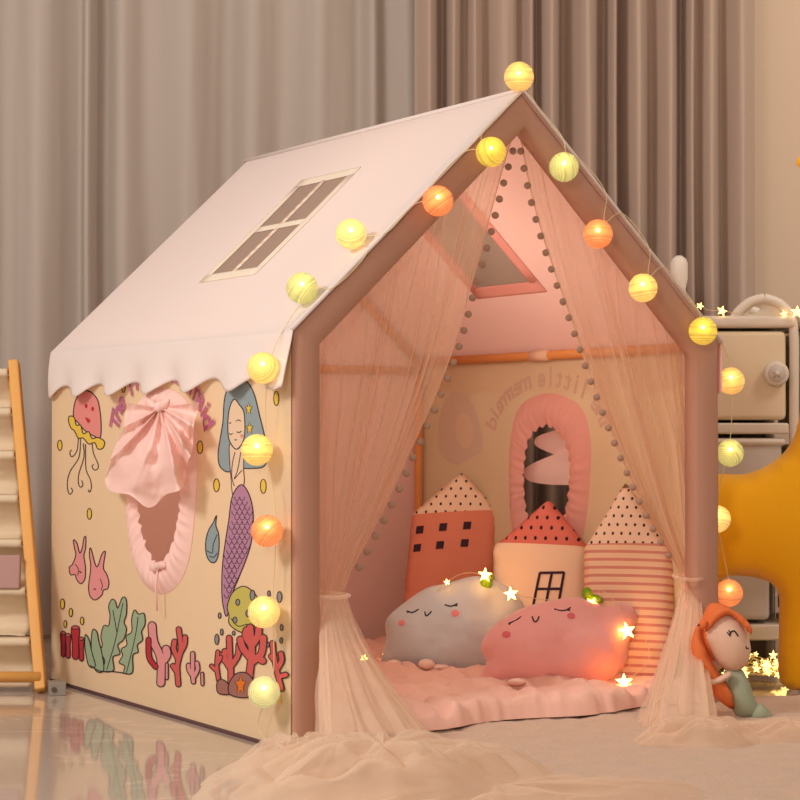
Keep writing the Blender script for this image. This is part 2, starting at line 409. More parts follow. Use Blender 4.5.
# puffer fish under the tail
shape(z2([(540, 215), (535, 190), (550, 150), (580, 132), (605, 145), (622, 168), (625, 205), (615, 240), (590, 265), (560, 257), (540, 238)]), 'lime', lv=1)
for x, y, a, b in [(607, 158, 7, 15), (565, 178, 6, 9), (557, 229, 6, 9), (594, 210, 6, 10)]:
    (px, py), = z2([(x, y)]); pell(px, py, a/2.857, b/2.857, 'grey', 3)
pstroke(z2([(546, 224), (565, 246), (592, 240)]), 1, lv=4)
for x, y, a, b in [(684, 163, 7, 16), (654, 153, 4, 8), (690, 250, 4, 9), (689, 287, 4, 8), (505, 284, 6, 15), (513, 216, 4, 8), (519, 263, 4, 9), (651, 299, 4, 7), (553, 266, 4, 6),
                   (64, 183, 6, 15), (88, 207, 5, 12), (72, 240, 4, 10), (120, 231, 5, 11)]:
    (px, py), = z2([(x, y)]); pell(px, py, a/2.857, b/2.857, 'yellow' if x < 200 else 'grey')
# red tube sponges
for x, a, b in [(66, 266, 330), (80, 272, 334), (101, 250, 336), (118, 282, 342)]:
    w = 7 if x != 101 else 11
    shape(z2([(x-w, a), (x+w, a), (x+w*.8, (a+b)/2), (x+w*.8, b), (x-w*.7, b), (x-w*.8, (a+b)/2)]), 'red')
    (px, py), = z2([(x, a)]); pell(px, py, w/2.857, 1.8, 'coral', 3)
# kelp
shape(z2([(205, 170), (215, 175), (222, 195), (235, 165), (246, 170), (247, 210), (240, 235), (247, 255), (238, 285), (222, 300), (228, 325), (208, 335), (210, 372), (180, 374), (185, 345), (172, 320), (178, 300), (174, 275), (182, 245), (196, 245), (200, 215), (196, 190)]), 'green')
pstroke(z2([(190, 372), (212, 300), (225, 240), (237, 180)]), .9, lv=4); pstroke(z2([(220, 265), (208, 200)]), .9, lv=4)
shape(z2([(270, 200), (282, 212), (297, 210), (300, 240), (290, 262), (293, 285), (278, 300), (280, 320), (265, 330), (264, 378), (240, 380), (242, 360), (226, 350), (236, 330), (232, 312), (248, 300), (246, 275), (262, 262), (262, 225)]), 'green')
pstroke(z2([(247, 378), (262, 320), (275, 260), (280, 220)]), .9, lv=4)
shape(z2([(150, 258), (162, 262), (168, 290), (176, 320), (182, 372), (160, 374), (150, 340), (146, 300)]), 'green')
shape(z2([(130, 270), (140, 285), (148, 320), (158, 360), (140, 360), (130, 320), (128, 290)]), 'green')
pstroke(z2([(143, 358), (170, 374), (210, 376), (250, 382)]), 1.1, lv=4)
# pink cactus coral
branch([z2([(345, 408), (345, 340), (325, 290), (320, 245)]), z2([(348, 350), (362, 330), (360, 312)])], 'rose', 7)
branch([z2([(330, 362), (312, 335), (310, 285)])], 'red', 4.2)
branch([z2([(395, 412), (392, 360), (402, 310), (396, 255)]), z2([(394, 340), (382, 312), (384, 290)]), z2([(396, 330), (412, 300), (414, 278)]), z2([(393, 380), (380, 360)])], 'coral', 4.2)
branch([z2([(438, 405), (436, 380), (436, 325)]), z2([(437, 390), (426, 372), (424, 358)]), z2([(440, 390), (450, 370), (448, 352)])], 'rose', 3.4)
branch([z2([(362, 395), (362, 355)])], 'rose', 1.8); branch([z2([(464, 412), (463, 382)])], 'rose', 2)
# right hand corals and rocks
branch([z2([(545, 430), (545, 380), (542, 330), (540, 280)]), z2([(545, 370), (528, 340), (528, 318)]), z2([(546, 360), (565, 330), (568, 300)]), z2([(528, 345), (518, 330)])], 'coral', 4.8)
branch([z2([(510, 400), (505, 360), (508, 320)]), z2([(506, 375), (490, 360)]), z2([(508, 350), (516, 335)])], 'coral', 3.2)
branch([z2([(595, 420), (600, 370), (605, 320), (600, 250)]), z2([(603, 340), (580, 310), (572, 285)]), z2([(604, 350), (632, 325), (638, 280)]), z2([(603, 300), (588, 275), (590, 258)]), z2([(606, 300), (622, 275), (624, 255)]), z2([(620, 335), (636, 345)])], 'coral', 6.2)
branch([z2([(690, 425), (678, 380), (668, 330), (664, 295)]), z2([(676, 370), (690, 345), (688, 325)]), z2([(682, 390), (702, 385)]), z2([(670, 345), (660, 332)])], 'coral', 4.4)
shape(z2([(505, 410), (515, 398), (532, 405), (545, 425), (548, 440), (510, 438)]), 'brown', lv=4)
shape(z2([(540, 438), (540, 410), (560, 382), (590, 380), (612, 405), (620, 440), (590, 450), (560, 448)]), 'brown', lv=4)
(px, py), = z2([(573, 414)]); star(px, py, 6, 10.5, 'orange', 5)
pfill(z2([(680, 466), (690, 466), (686, 442)]), 'yellow', 2, False)
# arched lettering
def letters(txt, fr, m, size, mb):
    cu = bpy.data.curves.new('t', 'FONT'); ob = bpy.data.objects.new('t', cu); C.objects.link(ob); cu.size = size; cu.offset = size*.020; cu.align_x = 'CENTER'
    out = []
    for i, ch in enumerate(txt):
        if ch == ' ': continue
        cu.body = ch; bpy.context.view_layer.update(); me = ob.to_mesh()
        mb.add([fr(i, v.co.x, v.co.y) for v in me.vertices], [tuple(p.vertices) for p in me.polygons], m); ob.to_mesh_clear()
    bpy.data.objects.remove(ob); bpy.data.curves.remove(cu)
yc, zc = lz(161, 440); ry = (lz(117, 418)[0]-lz(204, 418)[0])/2; rz = lz(160, 380)[1]-zc
TXT = 'The little mermaid'
def arcpos(i, x, y, sgn=-1):
    a = math.radians(166-i*(152/17)); px_, pz_ = math.cos(a), math.sin(a)
    tx, tz = math.sin(a)*ry, -math.cos(a)*rz; l = math.hypot(tx, tz); tx /= l; tz /= l
    s = px_*ry+tx*x-tz*y*1.0; zz = zc+pz_*rz+tz*x+tx*y
    return yc-s, zz
letters(TXT, lambda i, x, y: (-.0045-i*2e-5, *arcpos(i, x, y)), P_['text'], .066, mb)
mb.build('side_wall', tent, smooth=False, props={'label': 'cream side wall printed with a mermaid and sea life'})
# ---- right wall (same window), faint bleed-through of its print on the inside
mb = MB()
planar(mb, [[(0, .004), (D, .004), (D, H), (0, H)], woR], lambda y, z: (1, y, z), cream)
XR = 1-.0008
hair = [onp(*p, (XR, 0, 0), (1, 0, 0)) for p in [(455, 392), (443, 405), (438, 430), (440, 452), (455, 465), (470, 458), (482, 450), (480, 425), (470, 400)]]
faceh = [onp(*p, (XR-.0005, 0, 0), (1, 0, 0)) for p in [(462, 412), (456, 422), (457, 440), (466, 448), (473, 438), (471, 420)]]
for pp, mm in ((hair, 'faintblue'), (faceh, 'cream2')):
    q = cr(pp, 5, True); mb.add(q, [tuple(t) for t in tessellate_polygon([[Vector((a.y, a.z, 0)) for a in q]])], P_[mm])
letters(TXT, lambda i, x, y: (XR-i*2e-5, 2*yc+.045-arcpos(i, x, y)[0], arcpos(i, x, y)[1]), P_['fainttext'], .066, mb)
mb.build('side_wall', tent, smooth=False, props={'label': 'cream far side wall seen from inside'})
# ---- gathered frills round both windows
frill_m = mat('frill', (252, 218, 210), .8, .25, bump=.15, bscale=400)
def frill(X, sg, wo, wi, frill_m, amp, name='window_frill'):
    b = MB(); N = len(wo)*4
    po = [Vector((*p, 0)) for p in wo]+[Vector((*wo[0], 0))]; pi_ = [Vector((*p, 0)) for p in wi]+[Vector((*wi[0], 0))]
    def fn(u, v):
        a = along(po, u); c = along(pi_, u); p = a.lerp(c, v*1.0)
        edge = 1+(.10*abs(math.sin(u*PI*26)) if v > .9 else 0)
        p = a.lerp(c, v*(.9+.1*abs(math.sin(u*PI*26))))
        out = .016*math.sin(PI*v)+amp*math.sin(u*2*PI*44+3*fbm((u*20, v, 1), 2))*min(1, v*3)+.004*v
        return (X+sg*out, p.x, p.y)
    b.grid(fn, 300, 8, frill_m); return b.build(name, tent)
pink_in = mat('frill_pink', (248, 184, 172), .8, .3)
frill(-.001, -1, wo, wi, frill_m, .0022); frill(1.0, -1, woR, wiR, pink_in, .001)
# ---- tied up window cover outside, a fan of pleats
cover_m = mat('window_cover_cloth', (255, 220, 212), .75, .2, bump=.1, bscale=500)
K = (160, 408)
ofan = [(129, 403), (121, 432), (108, 468), (106, 482), (119, 493), (135, 500), (152, 505), (165, 498), (181, 486), (188, 466), (193, 438), (198, 402)]
oc = cr([Vector((*p, 0)) for p in ofan], 8)
def window_cover(mir):
    b = MB()
    def fn(u, v):
        e = along(oc, u); k = Vector((*K, 0)); p = k.lerp(e, v)
        if v > .999: p = k.lerp(e, 1+.03*math.sin(u*40))
        fold = 1-2*abs(math.sin(u*PI*6.5+1.1*math.sin(u*7)+.5*v))**1.3
        out = .022+.045*math.sin(min(1, v*1.05)*PI*.80)*math.sin(PI*(.12+.76*u)) + .018*v**.6*fold*(1-.15*v) + .006*fbm((u*9, v*5, 2), 3)
        x = -out-.008; w = onp(p.x, p.y, (x, 0, 0), (1, 0, 0))
        return (x if not mir else 1-x, w.y, w.z)
    b.grid(fn, 160, 30, cover_m); return b.build('window_cover', tent)
window_cover(False); window_cover(True)
mb = MB()
kp = LP(160, 407, .034); mb.ell(kp, (.012, .02, .012), cover_m)
for dy in (-1, 1): mb.ell(kp+Vector((-.004, dy*.028, .004)), (.008, .024, .009), cover_m, Euler((dy*.4, 0, 0)).to_matrix())
mb.build('bow', tent); mb = MB()
kb = LP(158, 566, .022)
mb.ell(kb, (.008, .012, .008), frill_m); mb.ell(kb+Vector((0, .02, -.004)), (.007, .018, .009), frill_m); mb.ell(kb+Vector((0, -.018, .003)), (.007, .017, .008), frill_m)
mb.tube([kb, kb+Vector((-.002, .006, -.04)), kb+Vector((0, .004, -.09))], .0022, frill_m)
mb.build('bow', tent)
# ---- roofs with skylights
sl = Vector((.5, 0, R-H)); SL = sl.length
nL = Vector((-(R-H), 0, .5)).normalized()
def roofuv(px, py):
    p = onp(px, py, (0, 0, H), nL); return (p.y, (p-Vector((0, p.y, H))).length)
q = [roofuv(*p) for p in [(298, 186), (354, 172), (255, 266), (208, 277)]]
y0 = (q[1][0]+q[2][0])/2; y1 = (q[0][0]+q[3][0])/2; w0 = (q[2][1]+q[3][1])/2; w1 = (q[0][1]+q[1][1])/2
skf = mat('skylight_tape', (250, 236, 216), .8, .1); net = mat('window_net', (168, 150, 136), .9, .2, alpha=.86)
def roof(side):
    sx = -1 if side < 0 else 1
    def P(y, w, e=0):
        t = w/SL; bow = .004*math.sin(PI*min(max(y/D, 0), 1))*math.sin(PI*min(max(t, 0), 1))
        x = .5*t; z = H+(R-H)*t; p = Vector((x, y, z))+nL*(e-bow)
        return p if sx < 0 else Vector((1-p.x, p.y, p.z))
    b = MB(); ys = sorted(set([-.008, D, y0, y1]+[D*i/16 for i in range(1, 16)])); ws = sorted(set([-.004, SL, w0, w1]+[SL*i/10 for i in range(1, 10)]))
    for i in range(len(ys)-1):
        for j in range(len(ws)-1):
            cy, cw = (ys[i]+ys[i+1])/2, (ws[j]+ws[j+1])/2
            if y0 < cy < y1 and w0 < cw < w1: continue
            m = pinkw if sx < 0 else roofin
            b.add([P(ys[i], ws[j]), P(ys[i+1], ws[j]), P(ys[i+1], ws[j+1]), P(ys[i], ws[j+1])], [(0, 1, 2, 3)], m)
    b.build('roof', tent, props={'label': 'pale pink roof slope'} if sx < 0 else {'label': 'pink roof slope on the far side'})
    fr = MB(); e = .0015*1
    def rect(ya, yb, wa, wb, ee, m, bb):
        n = 6; bb.grid(lambda u, v: P(ya+(yb-ya)*u, wa+(wb-wa)*v, ee), n, n, m)
    fm = skf if sx < 0 else pink_in; s = 1 if sx < 0 else -1
    t = .021 if sx < 0 else .03
    for a in ((y0-t, y1+t, w1-.004, w1+t), (y0-t, y1+t, w0-t, w0+.004), (y0-t, y0+.004, w0, w1), (y1-.004, y1+t, w0, w1)): rect(*a, s*e, fm, fr)
    if sx < 0:
        ym, wm = (y0+y1)/2, (w0+w1)/2
        rect(ym-.009, ym+.009, w0, w1, s*e, fm, fr); rect(y0, y1, wm-.009, wm+.009, s*e, fm, fr)
        st = mat('tape_stitch', (236, 200, 176), .8)
        for i in range(14):
            a = w0+(w1-w0)*(i+.2)/14; rect(ym-.006, ym+.006, a, a+.008, s*e*1.5, st, fr)
    fr.build('skylight_frame', tent, solid=.001)
    n_ = MB(); rect(y0, y1, w0, w1, 0, net, n_); n_.build('skylight_net', tent)
    # scalloped valance
    v = MB()
    def fn(u, w):
        y = -.012+(D+.012)*u; ph = 2*PI*(u*6.2+.10)+.5*fbm((u*5, 0, 7), 2); sc = math.sin(ph)
        drop = .093+.013*sc-(.004 if sc > .9 else 0)*0; zz = H-.002-drop*w
        flare = (.003 if sx < 0 else .0025)+(1 if sx < 0 else .0)*(w*w*(.014+.011*math.sin(ph+.3)+.006*fbm((u*9, w, 4), 2))*min(1, (1-u)*10+.2)+.005*math.sin(PI*w))
        return ((-flare) if sx < 0 else 1+flare, y, zz)
    v.grid(fn, 220, 14, pinkw if sx < 0 else roofin); v.build('scalloped_valance', tent, solid=.0015)
roof(-1); roof(1)
# ridge and edge piping
mb = MB(); mb.tube([(.5, -.012, R+.002), (.5, D+.01, R+.002)], .005, pinkw); mb.tube([(-.004, -.010, H), (.5, -.012, R+.002), (1.004, -.010, H)], .0045, pinkw, 8)
mb.build('roof_piping', tent)
# ---- back wall
mb = MB(); planar(mb, [[(0, .004), (1, .004), (1, H), (.5, R-.002), (0, H)]], lambda x, z: (x, D, z), roofin); mb.build('rear_wall', tent, smooth=False)
# ---- front sleeve frame
bw = .058; vb = bw/math.cos(math.atan2(R-H, .5)); sl_ = (R-H)/.5
xi = bw; zi = H+sl_*xi-vb; za = R-vb*.90
mb = MB()
outer = [(.0025, 0), (.0025, H-.002), (.5, R-.003), (.9975, H-.002), (.9975, 0)]; inner = [(1-bw*1.05, 0), (1-bw*1.05, zi), (.508, za), (xi, zi), (xi, 0)]
def fpt(a, y): return (a[0], y, a[1])
O = outer; I = inner[::-1]
NS = 14
def lerp2(a, b, t): return (a[0]+(b[0]-a[0])*t, a[1]+(b[1]-a[1])*t)
ring = []
for k in range(4):
    for i in range(NS): ring.append((lerp2(O[k], O[k+1], i/NS), lerp2(I[k], I[k+1], i/NS)))
ring.append((O[4], I[4]))
prof = [(0, .012), (0, -.003), (.06, -.009), (.25, -.0115), (.6, -.0115), (.92, -.008), (1, -.001), (1, .03), (.5, .036), (0, .03)]
vs = []
for n_, (a, b_) in enumerate(ring):
    for (t, y) in prof:
        p = lerp2(a, b_, t); w = .0016*fbm((p[0]*14, p[1]*14, t*2), 3) if .05 < t < .95 else 0
        vs.append((p[0], y+w*1.2, p[1]))
np_ = len(prof); fs = []
for i in range(len(ring)-1):
    for k in range(np_): fs.append((i*np_+k, i*np_+(k+1) % np_, (i+1)*np_+(k+1) % np_, (i+1)*np_+k))
mb.add(vs, fs, band); mb.build('front_frame', tent, props={'label': 'padded pink frame around the open front, coloured darker as in shade'})
# base hem
mb = MB()
for a, b_ in (((0.003, .03, .003), (0.003, D, .003)), ((.997, .03, .003), (.997, D, .003)), ((0, D, .003), (1, D, .003))):
    mb.tube([a, b_], .006, hemm, 6)
mb.build('base_hem', tent)
# poles
for a, b_ in (((.984, .04, H-.008), (.984, D-.02, H-.008)), ((.016, .04, H-.008), (.016, D-.02, H-.008)), ((.984, D-.016, .004), (.984, D-.016, H-.01)), ((.016, D-.016, .004), (.016, D-.016, H-.01)),
              ((.984, D-.016, H-.01), (.5, D-.016, R-.025)), ((.016, D-.016, H-.01), (.5, D-.016, R-.025)), ((.5, .04, R-.028), (.5, D-.02, R-.028)), ((.02, D-.02, H-.03), (.98, D-.02, H-.03))):
    b = MB(); b.tube([a, b_], .0105, pole_m, 12); b.build('pole', tent)
pc = onp(536, 356, (.97, 0, 0), (1, 0, 0)); b = MB(); b.tube([(.984, pc.y-.035, H-.008), (.984, pc.y+.035, H-.008)], .0128, mat('connector', (232, 190, 160), .6), 12); b.build('pole_connector', tent)
# ---- tulle curtains
FP = lambda px, py, y=.045: onp(px, py, (0, y, 0), (0, 1, 0))
def front_curtain(inner_px, apex, eave, tieL, seed, label, outer_px):
    I = cr([FP(*p) for p in inner_px], 8)
    T0 = FP(*apex); T1 = FP(*eave); tie0 = I[-1]; tie1 = FP(*tieL)
    OUT = cr([FP(*p) for p in outer_px], 8)
    def base(u, v):
        T = T0.lerp(T1, u); t = tie0.lerp(tie1, u)
        st = T.lerp(t, v)
        di = along(I, v)-T0.lerp(tie0, v); do = along(OUT, v)-T1.lerp(tie1, v)
        return st+di*(1-u)**1.4+do*u**2
    def fn(u, v, ph=0, off=0):
        p = base(u, v)
        env = .25+.75*math.sin(PI*min(1, v*.9+.08)); amp = .0085*env*(1-.35*v)
        y = amp*math.sin(2*PI*(11*u+.9*fbm((u*5, v*1.2, seed+ph), 3))+ph)+.014*math.sin(PI*v)*math.sin(2*PI*2.3*u+ph)+.003*fbm((u*16, v*2, seed), 2)
        return p+Vector((0, y+off, 0))
    b = MB(); b.grid(lambda u, v: fn(u, v), 200, 50, tulle)
    ob = b.build('tulle_curtain', tent, props={'label': label})
    # edge band
    e = MB(); e.tube([fn(0, i/60) for i in range(61)], .0016, tulle, 6); e.build('edge_trim', ob)
    first = None; N = 27
    for k in range(N):
        v = .02+.92*k/(N-1); p = Vector(fn(0, v)); w = (1 if apex[0] < 521 else -1)
        p += Vector((w*.008, -.004, -.004))
        if first is None:
            pb = MB(); pb.ell((0, 0, 0), .0072, pomm, n=12, k=8); first = pb.build('pompom', ob); q_ = first
        else: q_ = first.copy(); C.objects.link(q_); q_.parent = ob
        q_.location = p; q_.rotation_euler = (k, k*2, 0)
    return ob
lc = front_curtain([(511, 140), (500, 178), (489, 220), (478, 265), (467, 308), (454, 348), (440, 384), (422, 428), (400, 476), (374, 528), (352, 570), (343, 594)],
                   (511, 140), (322, 334), (322, 597), 3, 'left sheer curtain with pompom edge', [(322, 334), (319, 400), (318, 460), (319, 530), (322, 597)])
rc = front_curtain([(521, 140), (532, 188), (544, 234), (558, 283), (574, 330), (588, 372), (603, 412), (619, 452), (638, 494), (658, 532), (674, 560), (680, 578)],
                   (521, 140), (693, 346), (697, 580), 8, 'right sheer curtain with pompom edge', [(693, 346), (694, 400), (696, 460), (697, 530), (697, 580)])
def skirt(top0, top1, bot_path, seed, parent, mid=None, layers=2, folds=9):
    T0 = FP(*top0, .03); T1 = FP(*top1, .03); B_ = [Vector(p) for p in bot_path]
    b = MB()
    for L_ in range(layers):
        def fn(u, v):
            t = T0.lerp(T1, u); e = along(B_, u)
            w = v**.9; p = Vector((t.x+(e.x-t.x)*(v**1.25), t.y+(e.y-t.y)*v**1.3, t.z+(e.z-t.z)*w))
            a = .024*v*math.sin(2*PI*(folds+L_*1.3)*u+L_*2+1.6*fbm((u*3, v*2, seed+L_), 2))
            return p+Vector((.4*a, -abs(a)*.8-.004*L_+.010*v*fbm((u*6, v*4, seed+L_), 2), .25*a*v*v))
        b.grid(fn, 140, 30, tulle2)
    return b.build('gathered_hem', parent)
G = lambda px, py, z=.014: onp(px, py, (0, 0, z), (0, 0, 1))
skirt((319, 596), (346, 594), [G(314, 768), G(335, 785), G(380, 782), G(425, 765), G(432, 748)], 11, lc, folds=4.5)
skirt((681, 577), (700, 577), [G(636, 722), G(655, 738), G(680, 744), G(702, 742), G(712, 734)], 21, rc, folds=4)
# tie knots
for (a, b2, par) in (((317, 596), (349, 595), lc), ((678, 578), (702, 578), rc)):
    A = FP(*a, .0); B2 = FP(*b2, .0); b = MB()
    pts = [A, (A+B2)/2+Vector((0, -.012, -.003)), B2, (A+B2)/2+Vector((0, .05, .002)), A]
    b.tube(cr(pts, 6), .003, tulle2, 8); b.build('tie_back', par)
# puddled tulle on floor
def puddle(center, ax, ay, rot, hgt, seed, parent, layers=3, lobes=7, name='tulle_train', m=tulle2):
    b = MB(); cr_, sr_ = math.cos(rot), math.sin(rot)
    for L_ in range(layers):
        sc = 1-.16*L_
        def fn(u, v):
            a = 2*PI*u; rr = 1+.12*fbm((math.cos(a)*1.5, math.sin(a)*1.5, seed+L_*5), 3)
            x = ax*sc*rr*v*math.cos(a); y = ay*sc*rr*v*math.sin(a)
            px_, py_ = x*cr_-y*sr_, x*sr_+y*cr_
            ca, sa = math.cos(a), math.sin(a); q1 = noise.noise(Vector((ca*1.9+seed, sa*1.9, v*1.3+L_*3.1))); q2 = noise.noise(Vector((px_*11+seed, py_*11, L_*2.1)))
            n1 = 1-abs(q1)*2.6; n2 = 1-abs(q2)*2.0
            fall = (1-v**2.2)
            kk = min(1, v*1.8)
            z = .016+hgt*fall*(.55+.5*n1*kk)+hgt*.13*n2*fall**.5+.008*L_*fall
            wx = .02*fbm((px_*8, py_*8, seed+9), 2)
            return (center[0]+px_+wx, center[1]+py_+wx, max(z, .012 if v > .98 else .016))
        b.grid(fn, 150, 44, m)
    return b.build(name, parent)
pc1 = G(372, 792)
puddle((pc1.x+.01, pc1.y-.02, 0), .30, .20, -YAW+.12, .085, 3.0, lc)
pc2 = G(300, 778); puddle((pc2.x, pc2.y, 0), .115, .10, -YAW, .075, 7.0, lc, 2)
pc3 = G(480, 800); puddle((pc3.x, pc3.y-.04, 0), .34, .16, -YAW+.35, .028, 12.0, lc, 2)
pr1 = G(700, 742); puddle((pr1.x, pr1.y, 0), .13, .075, -YAW+.1, .045, 31.0, rc, 2)
pr2 = G(790, 738); puddle((pr2.x, pr2.y, 0), .22, .07, -YAW, .030, 37.0, rc, 2)
# ================================================================ QUILTED MAT inside
mat_m = mat('pink_quilt_cloth', (238, 190, 172), .7, 0, bump=.2, bscale=120, sheen=.2)
mb = MB()
qf = [(.075, .006), (.93, .0), (.955, .05), (.955, 1.08), (.06, 1.08), (.06, .05)]
def qfn(u, v, top):
    x = .065+.88*u; y = -.012+1.09*v; e = min(u, 1-u)*.88; e2 = min(v, 1-v)*1.09; ed = min(e, e2)
    r = min(1, ed/.018); hh = .026*math.sqrt(max(0, 1-(1-r)**2))
    pu = .012*abs(math.sin(PI*x/.16))*abs(math.sin(PI*(y+.02)/.16))+.012*fbm((x*9, y*9, 2), 4)+.013*(1-2.6*abs(noise.noise(Vector((x*17, y*11, 5)))))
    yy = y+.018*math.sin(x*17)*(1-min(1, v*8))+.006*fbm((x*30, 0, 1), 3)
    return (x, yy, .020+(hh+pu*r if top else -.003*r))
mb.grid(lambda u, v: qfn(u, v, True), 170, 170, mat_m); mb.grid(lambda u, v: qfn(1-u, v, False), 40, 40, mat_m)
tag(mb.build('quilted_mat'), 'puffy pink quilted mat covering the floor inside the tent', 'mat')
# ================================================================ HOUSE CUSHIONS
def dots_pat(base2, z0, dot, dx, dz, body=None, slope=0, stripes=None, rx=.20):
    def f(nt, col):
        x, y, z = xyz(nt)
        row = (z*(1/dz)); fx = ((x*(1/dx)+row.floor()*.5).fract()-.5)*(dx/dz); fz = row.fract()-.5
        d = ((fx*fx)*1.9+fz*fz) < rx*rx
        top = mixc(nt, d, lin(base2), lin(dot))
        if stripes:
            s = ((z*(1/stripes[0])).fract() < .36); bd = mixc(nt, s, lin(body), lin(stripes[1]))
        else: bd = lin(body)
        return mixc(nt, (z-x*slope) > z0, bd, top)
    return f
def cushion(name, label, Fr, outline, T, material, decals=None, side=None, n=30):
    t = thing(name, label, 'cushion', Fr.o, Fr.rot, 'house shaped cushions')
    inf = Inflate([Vector((*Fr.uv(*p), 0)).to_2d() for p in outline], T, .34, False, n)
    b = MB(); inf.mesh(b, material)
    if decals: decals(b, inf, Fr)
    o = b.build('cover', t); p = MB()
    bd = [i for i in range(len(inf.P)) if inf.bd[i]]
    return t, inf
def quad_decal(b, inf, Fr, px, m, off=.0015):
    q = [inf.at(*Fr.uv(*p), off) for p in px]; b.add(q, [tuple(range(len(q)))], m)
plum = mat('plum_print', (62, 40, 56), .9)
def rnd_poly(pts, r=3):
    out = []
    n = len(pts)
    for i in range(n):
        a, b, c = Vector(pts[i-1]), Vector(pts[i]), Vector(pts[(i+1) % n])
        d1 = (a-b).normalized()*min(r, (a-b).length/2); d2 = (c-b).normalized()*min(r, (c-b).length/2)
        for k in range(5):
            t = k/4; out.append(tuple((b+d1).lerp(b, t).lerp(b.lerp(b+d2, t), t)))
    return out
# red house
F1 = Frame(450, 628, 4.62, -YAW-.10, .16); s1 = F1.sc()
zr = F1.uv(454, 513)[1]
m1 = mat('red_house_cloth', (226, 100, 72), .85, 0, .999, .15, 400, pattern=dots_pat((246, 214, 184), zr, (58, 38, 40), 10.0*s1, 8.0*s1, (230, 142, 114), slope=-.06+(F1.uv(490, 510)[1]-F1.uv(417, 514)[1])/(F1.uv(490, 510)[0]-F1.uv(417, 514)[0])+.06))
def dec1(b, inf, Fr):
    for (x, y) in [(420.6, 531), (444, 528.6), (468, 527), (418, 549), (441, 546.5), (465.5, 544.5)]:
        h = 3.8; quad_decal(b, inf, Fr, [(x-h+.5, y-h), (x+h+.5, y-h-.4), (x+h-.5, y+h-.4), (x-h-.5, y+h)], plum)
cushion('house_cushion', 'coral red house cushion with dark square windows and cream dotted roof', F1,
        rnd_poly([(400, 640), (412, 514), (462, 471), (499, 512), (488, 640)], 5), .032, m1, dec1)
# middle house
yw = math.atan2(math.cos(0), 0)
F2 = Frame(540, 650, 4.30, -YAW-.33, .14); s2 = F2.sc(); zr = F2.uv(540, 545)[1]
m2 = mat('cream_house_cloth', (244, 208, 176), .85, 0, .999, .15, 400, pattern=dots_pat((226, 122, 106), zr, (52, 34, 40), 10.5*s2, 10.5*s2, (248, 216, 186), slope=(F2.uv(586, 547)[1]-F2.uv(496, 543)[1])/(F2.uv(586, 547)[0]-F2.uv(496, 543)[0])))
def dec2(b, inf, Fr):
    A, B_, C_, D_ = Vector((544, 574)), Vector((567.5, 573.5)), Vector((562, 606)), Vector((537.5, 606))
    def bar(p, q_, w=2.6):
        t = (q_-p).normalized(); n_ = Vector((-t.y, t.x))*w/2; N = 4
        for i in range(N):
            a = p.lerp(q_, i/N)-t*.3; c = p.lerp(q_, (i+1)/N)+t*.3; quad_decal(b, inf, Fr, [a+n_, c+n_, c-n_, a-n_], plum)
    for p, q_ in ((A, B_), (B_, C_), (C_, D_), (D_, A), ((A+B_)/2, (C_+D_)/2), ((A+D_)/2, (B_+C_)/2)): bar(p, q_)
cushion('house_cushion', 'cream house cushion with dark window frame and red dotted roof, between two others', F2,
        rnd_poly([(494, 662), (493, 545), (501, 541), (549, 499), (585, 543), (588, 549), (586, 662)], 5), .036, m2, dec2)
# striped house
F3 = Frame(628, 676, 4.06, -YAW-.28, .20); s3 = F3.sc(); zr = F3.uv(628, 545)[1]
m3 = mat('striped_house_cloth', (244, 210, 180), .85, 0, .999, .15, 400, pattern=dots_pat((248, 216, 190), zr, (70, 52, 52), 8.6*s3, 8.9*s3, (246, 206, 172), slope=.02, stripes=(7.9*s3, (220, 146, 130)), rx=.19))
cushion('house_cushion', 'tall cushion shaped like a house with red and cream stripes', F3,
        rnd_poly([(584, 688), (584, 547), (589, 542), (626, 481), (670, 545), (674, 552), (673, 690)], 5), .034, m3)
